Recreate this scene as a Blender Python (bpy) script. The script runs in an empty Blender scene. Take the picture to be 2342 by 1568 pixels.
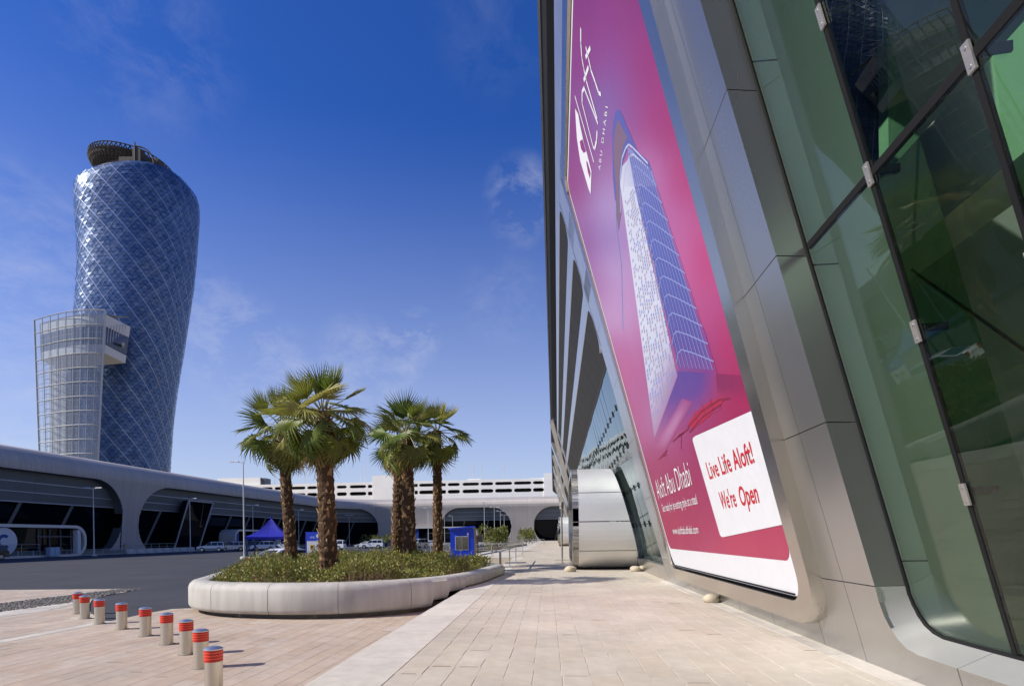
import bpy, math, random
import numpy as np
from mathutils import Vector, Matrix
random.seed(7)
S = bpy.context.scene
COL = S.collection
R = math.radians
# ------------------------------------------------------------------ camera, sky, sun, exposure
YAW = R(4.6); ROLL = R(.85); FPX = 1300.0; PPX = 1171.0; PPY = 1228.0; EYE = 1.9   # in units of the 2342 px wide photograph
cam_d = bpy.data.cameras.new('camera'); cam = bpy.data.objects.new('camera', cam_d); COL.objects.link(cam)
cam_d.sensor_width = 36; cam_d.lens = FPX / 2342 * 36
cam_d.shift_x = 0.0; cam_d.shift_y = (PPY - 784) / 2342
cam_d.clip_start = .1; cam_d.clip_end = 6000
cam.matrix_world = (Matrix.Translation((0, 0, EYE)) @ Matrix.Rotation(YAW, 4, 'Z') @ Matrix.Rotation(R(90), 4, 'X')
                    @ Matrix.Rotation(-ROLL, 4, 'Z'))
S.camera = cam
SUN_EL = R(35.5); SUN_DIR = Vector((.948 * math.cos(SUN_EL), .317 * math.cos(SUN_EL), -math.sin(SUN_EL)))
sun_d = bpy.data.lights.new('sun', 'SUN'); sun = bpy.data.objects.new('sun', sun_d); COL.objects.link(sun)
sun_d.energy = 5.0; sun_d.angle = R(.53); sun_d.color = (1.0, .935, .82)
sun.rotation_euler = SUN_DIR.to_track_quat('-Z', 'Y').to_euler()
sun.location = (-60, -20, 60)
W = bpy.data.worlds.new('World'); S.world = W; W.use_nodes = True
def ray(x, y):
    dx, dy = x - PPX, y - PPY
    r = dx * math.cos(ROLL) - dy * math.sin(ROLL); u = -dx * math.sin(ROLL) - dy * math.cos(ROLL)
    return Vector((math.cos(YAW) * r - math.sin(YAW) * FPX, math.sin(YAW) * r + math.cos(YAW) * FPX, u))
def build_sky():
    nt = W.node_tree; N = nt.nodes; L = nt.links; N.clear()
    out = N.new('ShaderNodeOutputWorld'); bg = N.new('ShaderNodeBackground')
    sky = N.new('ShaderNodeTexSky'); sky.sky_type = 'NISHITA'; sky.sun_disc = False
    sky.sun_elevation = SUN_EL; sky.sun_rotation = math.atan2(-SUN_DIR.x, -SUN_DIR.y)
    sky.altitude = 0; sky.air_density = .85; sky.dust_density = .35; sky.ozone_density = 3.2
    hs = N.new('ShaderNodeHueSaturation'); hs.inputs['Saturation'].default_value = 1.18; hs.inputs['Hue'].default_value = .512
    gm = N.new('ShaderNodeMixRGB'); gm.blend_type = 'MULTIPLY'; gm.inputs[0].default_value = 1; gm.inputs[2].default_value = (.92, 1.05, 1.30, 1)
    L.new(sky.outputs[0], gm.inputs[1]); L.new(gm.outputs[0], hs.inputs['Color'])
    tc = N.new('ShaderNodeTexCoord'); sep = N.new('ShaderNodeSeparateXYZ'); L.new(tc.outputs['Generated'], sep.inputs[0])
    # high thin cloud: noise on a flat sheet far above (direction / height)
    dv = N.new('ShaderNodeVectorMath'); dv.operation = 'DIVIDE'
    mx = N.new('ShaderNodeMath'); mx.operation = 'MAXIMUM'; mx.inputs[1].default_value = .06; L.new(sep.outputs[2], mx.inputs[0])
    cb = N.new('ShaderNodeCombineXYZ')
    for k in range(3): L.new(mx.outputs[0], cb.inputs[k])
    L.new(tc.outputs['Generated'], dv.inputs[0]); L.new(cb.outputs[0], dv.inputs[1])
    mp = N.new('ShaderNodeMapping'); mp.inputs['Rotation'].default_value = (0, 0, R(-28)); mp.inputs['Scale'].default_value = (.8, .32, 1)
    mp.inputs['Location'].default_value = (3.1, 1.7, 0)
    L.new(dv.outputs[0], mp.inputs['Vector'])
    n1 = N.new('ShaderNodeTexNoise'); n1.inputs['Scale'].default_value = 1.5; n1.inputs['Detail'].default_value = 9; n1.inputs['Roughness'].default_value = .62
    n1.inputs['Distortion'].default_value = .6
    L.new(mp.outputs[0], n1.inputs['Vector'])
    r1 = N.new('ShaderNodeValToRGB'); r1.color_ramp.elements[0].position = .57; r1.color_ramp.elements[1].position = .9
    L.new(n1.outputs['Fac'], r1.inputs[0])
    # haze towards the horizon
    hz = N.new('ShaderNodeMapRange'); hz.inputs['From Min'].default_value = 0; hz.inputs['From Max'].default_value = .6
    hz.inputs['To Min'].default_value = 1; hz.inputs['To Max'].default_value = 0; L.new(sep.outputs[2], hz.inputs['Value'])
    pw = N.new('ShaderNodeMath'); pw.operation = 'POWER'; pw.inputs[1].default_value = 1.5; L.new(hz.outputs[0], pw.inputs[0])
    hm = N.new('ShaderNodeMath'); hm.operation = 'MULTIPLY'; hm.inputs[1].default_value = .85; L.new(pw.outputs[0], hm.inputs[0])
    mh = N.new('ShaderNodeMixRGB'); mh.inputs[2].default_value = (4.75, 5.1, 5.75, 1); L.new(hm.outputs[0], mh.inputs[0]); L.new(hs.outputs[0], mh.inputs[1])
    # a few separate wisps of cirrus: noise inside soft patches of the sky
    n2 = N.new('ShaderNodeTexNoise'); n2.inputs['Scale'].default_value = 13; n2.inputs['Detail'].default_value = 10; n2.inputs['Roughness'].default_value = .68; n2.inputs['Distortion'].default_value = .3
    mp2 = N.new('ShaderNodeMapping'); mp2.inputs['Rotation'].default_value = (R(20), R(35), R(10)); mp2.inputs['Scale'].default_value = (1, .45, 1.5)
    L.new(tc.outputs['Generated'], mp2.inputs['Vector']); L.new(mp2.outputs[0], n2.inputs['Vector'])
    tot = None
    for px, py, size, amp in ((1195, 455, .055, 1.0), (1185, 505, .04, .6), (950, 765, .04, 1.3), (905, 810, .06, .9), (840, 840, .08, .8), (470, 730, .07, .9), (530, 790, .08, 1.0), (600, 850, .08, .9), (60, 690, .16, .7), (30, 900, .15, .7), (330, 90, .10, .3), (1130, 60, .08, .15), (1150, 690, .07, .3), (240, 720, .1, .25)):
        d = ray(px, py).normalized(); dp = N.new('ShaderNodeVectorMath'); dp.operation = 'DOT_PRODUCT'; dp.inputs[1].default_value = d; L.new(tc.outputs['Generated'], dp.inputs[0])
        q = N.new('ShaderNodeMapRange'); q.interpolation_type = 'SMOOTHSTEP'; q.inputs['From Min'].default_value = math.cos(size * 1.25); q.inputs['From Max'].default_value = 1; q.inputs['To Max'].default_value = amp * .42
        L.new(dp.outputs['Value'], q.inputs['Value'])
        if tot is None: tot = q.outputs[0]
        else: ad = N.new('ShaderNodeMath'); ad.operation = 'MAXIMUM'; L.new(tot, ad.inputs[0]); L.new(q.outputs[0], ad.inputs[1]); tot = ad.outputs[0]
    r2 = N.new('ShaderNodeMapRange'); r2.inputs['From Min'].default_value = .42; r2.inputs['From Max'].default_value = .78; L.new(n2.outputs['Fac'], r2.inputs['Value'])
    pm_ = N.new('ShaderNodeMath'); pm_.operation = 'MULTIPLY'; L.new(tot, pm_.inputs[0]); L.new(r2.outputs[0], pm_.inputs[1])
    cf = N.new('ShaderNodeMath'); cf.operation = 'MULTIPLY_ADD'; cf.inputs[1].default_value = .012; L.new(r1.outputs[0], cf.inputs[0]); L.new(pm_.outputs[0], cf.inputs[2])
    mc = N.new('ShaderNodeMixRGB'); mc.inputs[2].default_value = (5.6, 5.8, 6.5, 1); L.new(cf.outputs[0], mc.inputs[0]); L.new(mh.outputs[0], mc.inputs[1])
    L.new(mc.outputs[0], bg.inputs[0]); bg.inputs[1].default_value = .104
    L.new(bg.outputs[0], out.inputs[0])
build_sky()
S.view_settings.view_transform = 'Standard'; S.view_settings.look = 'None'; S.view_settings.gamma = 1
S.view_settings.exposure = .3
S.render.engine = 'CYCLES'
S.cycles.max_bounces = 8; S.cycles.transparent_max_bounces = 12; S.cycles.glossy_bounces = 5
# ------------------------------------------------------------------ helpers
EYEV = Vector((0, 0, EYE))
def on_z(x, y, z=0.0): d = ray(x, y); return EYEV + d * ((z - EYE) / d.z)
def on_y(x, y, Y): d = ray(x, y); return EYEV + d * (Y / d.y)
def on_x(x, y, X): d = ray(x, y); return EYEV + d * (X / d.x)
def on_depth(x, y, D): return EYEV + ray(x, y) * (D / FPX)
TAN = .27
def FP(y, z, off=0.0): return Vector((3.3 - TAN * (z - .5) - off, y, z))     # the leaning front plane of the building on the right
def on_front(x, y, off=0.0):
    n = Vector((1, 0, TAN)); p = Vector((3.3 - off, 0, .5)); d = ray(x, y)
    return EYEV + d * ((p - EYEV).dot(n) / d.dot(n))
WL = {}
class MB:
    def __init__(s): s.v = []; s.f = []; s.t = []; s.c = []
    def vert(s, p): s.v.append(tuple(p)); return len(s.v) - 1
    def face(s, idx, t=0.0): s.f.append(tuple(idx)); s.t.append(t)
    def poly(s, pts, t=0.0): s.face([s.vert(p) for p in pts], t)
    def box(s, x0, x1, y0, y1, z0, z1, t=0.0):
        a = [s.vert(p) for p in ((x0,y0,z0),(x1,y0,z0),(x1,y1,z0),(x0,y1,z0),(x0,y0,z1),(x1,y0,z1),(x1,y1,z1),(x0,y1,z1))]
        s.hexa(a, t)
    def hexa(s, a, t=0.0):
        for q in ((3,2,1,0),(4,5,6,7),(0,1,5,4),(1,2,6,5),(2,3,7,6),(3,0,4,7)): s.face([a[k] for k in q], t)
    def hexp(s, pts, t=0.0): s.hexa([s.vert(p) for p in pts], t)
    def bar(s, p, q, w, h=None, up=(0, 0, 1), t=0.0):
        p = Vector(p); q = Vector(q); h = h or w; d = (q - p).normalized(); a = d.cross(Vector(up))
        if a.length < 1e-4: a = d.cross(Vector((1, 0, 0)))
        a.normalize(); b = a.cross(d).normalized(); a = a * w / 2; b = b * h / 2
        s.hexp([p-a-b, p+a-b, p+a+b, p-a+b, q-a-b, q+a-b, q+a+b, q-a+b], t)
    def tube(s, pts, r, n=6, cap=True, t=0.0):
        pts = [Vector(p) for p in pts]; rs = r if isinstance(r, (list, tuple)) else [r] * len(pts); rings = []
        for i, p in enumerate(pts):
            d = (pts[min(i+1, len(pts)-1)] - pts[max(i-1, 0)]).normalized()
            a = d.cross(Vector((0, 0, 1)));
            if a.length < 1e-3: a = Vector((1, 0, 0))
            a.normalize(); b = d.cross(a).normalized()
            rings.append([s.vert(p + (a * math.cos(k*2*math.pi/n) + b * math.sin(k*2*math.pi/n)) * rs[i]) for k in range(n)])
        for A, B in zip(rings, rings[1:]):
            for k in range(n): s.face((A[k], A[(k+1) % n], B[(k+1) % n], B[k]), t)
        if cap: s.face(rings[0][::-1], t); s.face(rings[-1], t)
    def lathe(s, prof, c=(0, 0, 0), n=24, t=0.0, cap=True):
        rings = [[s.vert((c[0] + r*math.cos(k*2*math.pi/n), c[1] + r*math.sin(k*2*math.pi/n), c[2] + z)) for k in range(n)] for r, z in prof]
        for A, B in zip(rings, rings[1:]):
            for k in range(n): s.face((A[k], A[(k+1) % n], B[(k+1) % n], B[k]), t)
        if cap: s.face(rings[0][::-1], t); s.face(rings[-1], t)
    def prism(s, poly, a, b, f, t=0.0, cap=True):      # poly 2D, f(u,v,w)->point ; from w=a to w=b
        A = [s.vert(f(u, v, a)) for u, v in poly]; B = [s.vert(f(u, v, b)) for u, v in poly]; n = len(poly)
        for k in range(n): s.face((A[k], A[(k+1) % n], B[(k+1) % n], B[k]), t)
        if cap: s.face(A[::-1], t); s.face(B, t)
    def grid(s, rows, t=0.0, close=False):
        I = [[s.vert(p) for p in r] for r in rows]
        for A, B in zip(I, I[1:]):
            for k in range(len(A) - (0 if close else 1)):
                k2 = (k+1) % len(A); s.face((A[k], A[k2], B[k2], B[k]), t)
    def mesh(s, name, smooth=False, fix=True):
        m = bpy.data.meshes.new(name); m.from_pydata(s.v, [], s.f)
        if any(s.t): a = m.attributes.new('tint', 'FLOAT', 'FACE'); a.data.foreach_set('value', s.t)
        if fix:
            import bmesh
            bm = bmesh.new(); bm.from_mesh(m); bmesh.ops.recalc_face_normals(bm, faces=bm.faces); bm.to_mesh(m); bm.free()
        if smooth: m.shade_smooth() if smooth is True else (m.shade_smooth(), m.set_sharp_from_angle(angle=R(smooth)))
        m.update(); return m
    def build(s, name, mat, parent=None, world=True, smooth=False, fix=True, **kw):
        return link(name, s.mesh(name, smooth, fix), mat, parent, world, **kw)
def link(name, me, mat, parent=None, world=True, loc=None, **kw):
    if mat is not None and not me.materials:
        for q in (mat if isinstance(mat, (list, tuple)) else [mat]): me.materials.append(q)
    o = bpy.data.objects.new(name, me); COL.objects.link(o)
    if parent is not None:
        o.parent = parent
        if world: o.location = -WL[parent]
    WL[o] = Vector((0, 0, 0))
    if loc is not None: o.location = Vector(loc) - (WL[parent] if parent is not None and world else Vector((0, 0, 0))); WL[o] = Vector(loc)
    for k, v in kw.items(): o[k] = v
    return o
def thing(name, label, cat, loc=(0, 0, 0), group=None, rz=0.0):
    o = bpy.data.objects.new(name, None); COL.objects.link(o); o.location = loc; o.rotation_euler = (0, 0, rz); o.empty_display_size = .2
    WL[o] = Vector(loc); return tag(o, label, cat, group)
def tag(o, label, cat, group=None):
    o['label'] = label; o['category'] = cat
    if group: o['group'] = group
    return o
def dup(o, parent=None):
    c = o.copy(); COL.objects.link(c); WL[c] = WL.get(o, Vector((0, 0, 0))).copy()
    if parent is not None: c.parent = parent
    for ch in o.children: dup(ch, c)
    return c
def place(c, loc, rz=None, label=None, group=None, scale=None):
    c.location = loc; WL[c] = Vector(loc)
    if rz is not None: c.rotation_euler = (0, 0, rz)
    if label: c['label'] = label
    if group: c['group'] = group
    if scale: c.scale = (scale,) * 3 if not hasattr(scale, '__len__') else scale
    return c
def rrect(w, h, r, n=6, cx=0.0, cy=0.0):
    P = []
    for sx, sy, a0 in ((1, -1, -90), (1, 1, 0), (-1, 1, 90), (-1, -1, 180)):
        for k in range(n + 1):
            a = R(a0 + 90 * k / n); P.append((cx + sx * (w/2 - r) + r * math.cos(a), cy + sy * (h/2 - r) + r * math.sin(a)))
    return P
ORD = ['first', 'second', 'third', 'fourth', 'fifth', 'sixth', 'seventh', 'eighth', 'ninth', 'tenth', 'eleventh', 'twelfth',
       'thirteenth', 'fourteenth', 'fifteenth', 'sixteenth', 'seventeenth', 'eighteenth']
# ------------------------------------------------------------------ materials
def srgb(r, g, b):
    f = lambda c: (c/255/12.92) if c <= 10.3 else ((c/255 + .055)/1.055)**2.4
    return (f(r), f(g), f(b), 1)
def mat(name, col, rough=.6, metal=0.0, var=.12, scale=3.0, bump=0.0, bscale=60.0, spec=.5, tint=0.0, orand=0.0, dirt=0.0, aniso=0.0, stretch=None, coat=0.0):
    m = bpy.data.materials.new(name); m.use_nodes = True; nt = m.node_tree; N = nt.nodes; L = nt.links
    b = N['Principled BSDF']; b.inputs['Roughness'].default_value = rough; b.inputs['Metallic'].default_value = metal
    b.inputs['Specular IOR Level'].default_value = spec; b.inputs['Coat Weight'].default_value = coat
    tc = N.new('ShaderNodeTexCoord'); vec = tc.outputs['Object']
    if stretch:
        mp = N.new('ShaderNodeMapping'); mp.inputs['Scale'].default_value = stretch; L.new(vec, mp.inputs['Vector']); vec = mp.outputs[0]
    n = N.new('ShaderNodeTexNoise'); n.inputs['Scale'].default_value = scale; n.inputs['Detail'].default_value = 6; n.inputs['Roughness'].default_value = .6
    L.new(vec, n.inputs['Vector'])
    mr = N.new('ShaderNodeMapRange'); mr.inputs['From Min'].default_value = .3; mr.inputs['From Max'].default_value = .7
    mr.inputs['To Min'].default_value = 1 - var; mr.inputs['To Max'].default_value = 1 + var; L.new(n.outputs['Fac'], mr.inputs['Value'])
    fac = mr.outputs[0]
    def mul(a, c):
        q = N.new('ShaderNodeMath'); q.operation = 'MULTIPLY'; L.new(a, q.inputs[0]); L.new(c, q.inputs[1]); return q.outputs[0]
    if tint:
        at = N.new('ShaderNodeAttribute'); at.attribute_name = 'tint'
        q = N.new('ShaderNodeMath'); q.operation = 'MULTIPLY_ADD'; q.inputs[1].default_value = tint; q.inputs[2].default_value = 1.0; L.new(at.outputs['Fac'], q.inputs[0]); fac = mul(fac, q.outputs[0])
    if orand:
        oi = N.new('ShaderNodeObjectInfo'); q = N.new('ShaderNodeMapRange'); q.inputs['To Min'].default_value = 1 - orand; q.inputs['To Max'].default_value = 1 + orand
        L.new(oi.outputs['Random'], q.inputs['Value']); fac = mul(fac, q.outputs[0])
    if dirt:
        n2 = N.new('ShaderNodeTexNoise'); n2.inputs['Scale'].default_value = scale * .22; n2.inputs['Detail'].default_value = 4; L.new(tc.outputs['Object'], n2.inputs['Vector'])
        q = N.new('ShaderNodeMapRange'); q.inputs['From Min'].default_value = .4; q.inputs['From Max'].default_value = .75; q.inputs['To Min'].default_value = 1; q.inputs['To Max'].default_value = 1 - dirt
        L.new(n2.outputs['Fac'], q.inputs['Value']); fac = mul(fac, q.outputs[0])
    mx = N.new('ShaderNodeVectorMath'); mx.operation = 'SCALE'; mx.inputs[0].default_value = col[:3]; L.new(fac, mx.inputs['Scale'])
    L.new(mx.outputs[0], b.inputs['Base Color'])
    rr = N.new('ShaderNodeMapRange'); rr.inputs['To Min'].default_value = max(.02, rough * .8); rr.inputs['To Max'].default_value = min(1, rough * 1.2); L.new(n.outputs['Fac'], rr.inputs['Value'])
    L.new(rr.outputs[0], b.inputs['Roughness'])
    if bump:
        n3 = N.new('ShaderNodeTexNoise'); n3.inputs['Scale'].default_value = bscale; n3.inputs['Detail'].default_value = 5 if bscale > 3 else 1; L.new(tc.outputs['Object'], n3.inputs['Vector'])
        bp = N.new('ShaderNodeBump'); bp.inputs['Strength'].default_value = bump; bp.inputs['Distance'].default_value = .02 if bscale > 3 else .1; L.new(n3.outputs['Fac'], bp.inputs['Height']); L.new(bp.outputs[0], b.inputs['Normal'])
    return m
def ramp_mat(name, cols, rough, src, bump=0.0, bscale=60.0, var=.1, scale=8.0, spec=.3, trans=0.0, stain=0.0):   # colour picked per piece ('tint' attribute or object random)
    m = mat(name, (1, 1, 1), rough, 0, var, scale, bump, bscale, spec); nt = m.node_tree; N = nt.nodes; L = nt.links; b = N['Principled BSDF']
    if src == 'object': o = N.new('ShaderNodeObjectInfo').outputs['Random']
    else: a = N.new('ShaderNodeAttribute'); a.attribute_name = 'tint'; o = a.outputs['Fac']
    cr = N.new('ShaderNodeValToRGB'); e = cr.color_ramp.elements
    while len(e) < len(cols): e.new(.5)
    for k, c in enumerate(cols): e[k].position = k / (len(cols) - 1); e[k].color = (*c[:3], 1)
    L.new(o, cr.inputs[0]); old = b.inputs['Base Color'].links[0].from_socket
    q = N.new('ShaderNodeMixRGB'); q.blend_type = 'MULTIPLY'; q.inputs[0].default_value = 1; L.new(cr.outputs[0], q.inputs[1]); L.new(old, q.inputs[2]); L.new(q.outputs[0], b.inputs['Base Color'])
    if stain:
        g = N.new('ShaderNodeNewGeometry'); ns = N.new('ShaderNodeTexNoise'); ns.inputs['Scale'].default_value = .55; ns.inputs['Detail'].default_value = 7; ns.inputs['Roughness'].default_value = .65; L.new(g.outputs['Position'], ns.inputs['Vector'])
        sm = N.new('ShaderNodeMapRange'); sm.inputs['From Min'].default_value = .38; sm.inputs['From Max'].default_value = .66; sm.inputs['To Min'].default_value = 1 - stain; sm.inputs['To Max'].default_value = 1 + stain * .3; L.new(ns.outputs['Fac'], sm.inputs['Value'])
        vs = N.new('ShaderNodeVectorMath'); vs.operation = 'SCALE'; L.new(q.outputs[0], vs.inputs[0]); L.new(sm.outputs[0], vs.inputs['Scale']); L.new(vs.outputs[0], b.inputs['Base Color'])
    if trans:
        tl = N.new('ShaderNodeBsdfTranslucent'); L.new(q.outputs[0], tl.inputs[0]); mx = N.new('ShaderNodeMixShader'); mx.inputs[0].default_value = trans
        L.new(b.outputs[0], mx.inputs[1]); L.new(tl.outputs[0], mx.inputs[2]); L.new(mx.outputs[0], N['Material Output'].inputs[0])
    return m
def glass(name, tint, ior=1.6, refl=(1, 1, 1), rough=.0, opaque=0.0, ocol=(.02, .03, .03), wob=0.0, boost=0.0):
    m = bpy.data.materials.new(name); m.use_nodes = True; nt = m.node_tree; N = nt.nodes; L = nt.links; N.remove(N['Principled BSDF']); out = N['Material Output']
    t = N.new('ShaderNodeBsdfTransparent'); t.inputs[0].default_value = (*tint, 1); body = t.outputs[0]
    if opaque:
        d = N.new('ShaderNodeBsdfDiffuse'); d.inputs[0].default_value = (*ocol, 1); mm = N.new('ShaderNodeMixShader'); mm.inputs[0].default_value = opaque
        L.new(body, mm.inputs[1]); L.new(d.outputs[0], mm.inputs[2]); body = mm.outputs[0]
    g = N.new('ShaderNodeBsdfGlossy'); g.inputs['Roughness'].default_value = rough; g.inputs[0].default_value = (*refl, 1)
    lw = N.new('ShaderNodeLayerWeight'); lw.inputs['Blend'].default_value = .5
    p5 = N.new('ShaderNodeMath'); p5.operation = 'POWER'; p5.inputs[1].default_value = 5; L.new(lw.outputs['Facing'], p5.inputs[0])
    f0 = ((ior - 1) / (ior + 1)) ** 2 + boost; ma = N.new('ShaderNodeMath'); ma.operation = 'MULTIPLY_ADD'; ma.inputs[1].default_value = 1 - f0; ma.inputs[2].default_value = f0
    L.new(p5.outputs[0], ma.inputs[0]); fac = ma.outputs[0]
    if wob:
        tc = N.new('ShaderNodeTexCoord'); n = N.new('ShaderNodeTexNoise'); n.inputs['Scale'].default_value = .8; L.new(tc.outputs['Object'], n.inputs['Vector'])
        bp = N.new('ShaderNodeBump'); bp.inputs['Strength'].default_value = wob; bp.inputs['Distance'].default_value = .02; L.new(n.outputs['Fac'], bp.inputs['Height']); L.new(bp.outputs[0], g.inputs['Normal'])
    mx = N.new('ShaderNodeMixShader'); L.new(fac, mx.inputs[0]); L.new(body, mx.inputs[1]); L.new(g.outputs[0], mx.inputs[2]); L.new(mx.outputs[0], out.inputs[0])
    return m
M = {}
M['asphalt'] = mat('asphalt', (.047, .049, .058), .85, 0, .18, .35, .3, 160, .3, dirt=.3)
M['ground'] = mat('sandy_ground', (.34, .27, .19), .95, 0, .15, .05, spec=.2)
M['mortar'] = mat('paving_joint_mortar', (.47, .41, .33), .9, 0, .12, 6, spec=.2)
WALKC = [(.52, .465, .385), (.51, .44, .355), (.525, .47, .395), (.515, .455, .375), (.49, .44, .37), (.525, .455, .37)]
PLZC = [(.48, .40, .32), (.46, .355, .27), (.485, .405, .33), (.47, .375, .295), (.49, .41, .34), (.45, .35, .27)]
for k, c in (('walk', WALKC), ('plaza', PLZC)):
    M[k + '_o'] = ramp_mat(k + '_paver_stone', c, .75, 'object', .35, 90, .09, 5, stain=.17)
    M[k + '_a'] = ramp_mat(k + '_paver_stone_far', c, .75, 'tint', .3, 90, .09, 5, stain=.17)
M['open_joint'] = mat('sandy_open_joint', (.20, .145, .095), .95, 0, .3, 20)
M['pale_stone'] = mat('pale_border_stone', (.53, .49, .43), .75, 0, .1, 7, .3, 110, .3, dirt=.08, tint=.12)
M['cobble'] = ramp_mat('dark_cobble_stone', [(.10, .095, .085), (.2, .185, .16), (.14, .13, .12), (.28, .26, .23)], .8, 'tint', .4, 60)
M['concrete'] = mat('smooth_white_concrete', (.47, .45, .41), .65, 0, .16, 1.3, .2, 45, .3, dirt=.25, stretch=(2.2, 2.2, .3))
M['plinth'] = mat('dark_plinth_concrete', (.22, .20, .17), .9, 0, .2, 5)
M['soil'] = mat('planting_soil', (.16, .105, .06), .95, 0, .3, 8, .5, 30, .1)
M['steel'] = mat('satin_stainless_steel', (.56, .52, .44), .33, .9, .05, 2.5, .03, 30, aniso=.4, stretch=(1, 1, .06))
M['chrome'] = mat('polished_steel_cap', (.6, .6, .6), .34, .9, .03, 5)
M['red_band'] = mat('red_reflective_tape', srgb(182, 26, 14), .45, 0, .06, 30)
M['orange_band'] = mat('orange_reflective_stripe', srgb(226, 74, 42), .35, 0, .05, 30)
M['clad'] = mat('satin_aluminium_cladding', (.42, .418, .412), .27, .88, .05, .5, .06, 1.3, stretch=(1, 1, .25), orand=.03)
M['clad_light'] = mat('light_aluminium_cladding', (.56, .57, .58), .3, .8, .04, .7)
M['pod'] = mat('silver_curved_panel', (.74, .74, .73), .48, .55, .03, .8, orand=.02)
M['framesteel'] = mat('brushed_steel_frame', (.54, .51, .46), .2, .95, .05, 1.0, .01, 10, stretch=(3, 3, .2))
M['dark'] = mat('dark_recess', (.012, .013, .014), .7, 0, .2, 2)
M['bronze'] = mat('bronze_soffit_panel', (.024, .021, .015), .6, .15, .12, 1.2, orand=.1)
M['gasket'] = mat('black_rubber_gasket', (.010, .010, .011), .75, 0, .1, 4, spec=.15)
M['clamp'] = mat('cast_steel_clamp', (.36, .34, .32), .5, .7, .06, 20)
M['glass_near'] = glass('green_tinted_glass', (.78, .87, .79), 1.45, boost=.0, wob=.12)
M['glass_fin'] = glass('glass_fin', (.62, .85, .68), 1.5)
M['glass_far'] = glass('blue_grey_facade_glass', (.16, .26, .22), 1.7, (.86, .95, .95), opaque=.5, ocol=(.05, .075, .07), wob=.5, boost=.1)
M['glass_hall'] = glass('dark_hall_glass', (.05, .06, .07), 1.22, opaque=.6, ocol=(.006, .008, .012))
M['glass_dark'] = mat('dark_car_glass', (.012, .014, .018), .06, 0, .05, 3, spec=.6)
M['int_wall'] = mat('interior_white_wall', (.82, .84, .78), .7, 0, .05, 1)
M['int_bulk'] = mat('interior_bulkhead_paint', (.40, .40, .40), .7, 0, .05, 1)
M['int_dark'] = mat('interior_dark_lining', (.06, .065, .065), .8, 0, .2, .6)
M['reveal'] = mat('brushed_sill_metal', (.58, .57, .55), .36, .6, .05, 2)
M['int_near'] = mat('interior_lining', (.30, .34, .33), .8, 0, .1, .6)
M['int_floor'] = mat('interior_stone_floor', (.5, .48, .42), .6, 0, .08, 1)
M['white_wall'] = mat('white_painted_render', (.92, .90, .84), .8, 0, .03, .3, dirt=.05)
M['rib'] = mat('ribbed_aluminium_roof', (.44, .405, .375), .55, .12, .05, .15, tint=.06)
M['louvre_grey'] = mat('hall_louvre_band', (.12, .135, .14), .6, .2, .08, .5, orand=.1)  # grey of the stepped louvre bands in the hall openings
M['louvre_lip'] = mat('louvre_edge', (.30, .31, .32), .5, .3, .05, .5)
M['fin_grey'] = mat('slanted_mullion_grey', (.10, .112, .118), .6, .2, .08, 1)
M['lamp_grey'] = mat('galvanised_lamp_pole', (.55, .54, .51), .5, .3, .07, 4)
M['lamp_head'] = mat('lamp_head_white', (.72, .73, .74), .4, .1, .04, 5)
M['white_car'] = mat('white_car_paint', (.80, .80, .79), .25, 0, .02, 3, coat=.6)
M['silver_car'] = mat('silver_car_paint', (.58, .58, .57), .28, .5, .03, 3, coat=.5)
M['grey_car'] = mat('grey_lower_cladding', (.25, .24, .23), .5, .1, .06, 5)
M['black_car'] = mat('black_car_paint', (.012, .012, .015), .2, 0, .05, 3, coat=.6)
M['tyre'] = mat('tyre_rubber', (.018, .018, .018), .85, 0, .15, 20)
M['rim'] = mat('alloy_rim', (.55, .55, .55), .3, .9, .05, 10)
M['lens_red'] = mat('red_tail_lens', (.35, .01, .01), .2, 0, .05, 10)
M['lens_clear'] = mat('clear_lamp_lens', (.75, .76, .78), .12, .2, .04, 10)
M['blue_tent'] = mat('royal_blue_canvas', srgb(10, 22, 150), .7, 0, .1, 4, .1, 40)
M['blue_booth'] = mat('bright_blue_paint', srgb(8, 62, 208), .45, 0, .05, 3, coat=.1)
M['blue_sign'] = mat('sign_blue', srgb(15, 60, 190), .4, 0, .04, 6)
M['blue_portal'] = mat('portal_blue_panel', srgb(22, 62, 140), .5, 0, .06, 1)
M['sign_white'] = mat('sign_white', (.60, .61, .64), .45, 0, .03, 6)
M['sign_gold'] = mat('sign_gold', srgb(196, 158, 70), .5, 0, .04, 6)
M['ink'] = mat('black_print', (.015, .015, .016), .6, 0, .05, 10)
M['ink_white'] = mat('white_print', (.66, .66, .69), .5, 0, .02, 10)
M['ink_red'] = mat('red_print', srgb(176, 22, 40), .5, 0, .03, 10)
M['ac_beige'] = mat('beige_metal_casing', (.36, .31, .23), .6, .1, .08, 5)
M['rock'] = mat('limestone_boulder', (.44, .38, .28), .9, 0, .18, 9, .6, 25)
M['bark'] = ramp_mat('palm_leaf_base', [(.15, .085, .04), (.31, .185, .09), (.45, .31, .175), (.22, .12, .055), (.52, .38, .235)], .85, 'object', .5, 50, .25, 12, .15)
M['trunk'] = mat('palm_trunk_bark', (.075, .045, .024), .9, 0, .3, 12, .6, 40, .15, stretch=(1, 1, 2.5))
M['frond'] = ramp_mat('palm_fan_leaf', [(.085, .135, .02), (.25, .265, .05), (.06, .105, .016), (.37, .34, .095), (.125, .18, .028), (.31, .29, .07)], .45, 'object', 0, 60, .2, 4, .35, .35)
M['frond_dead'] = ramp_mat('dry_palm_leaf', [(.30, .19, .06), (.36, .26, .10), (.22, .12, .05)], .8, 'object', 0, 60, .2, 5, .2, .2)
M['petiole'] = mat('palm_petiole', (.20, .20, .07), .6, 0, .15, 8)
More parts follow.
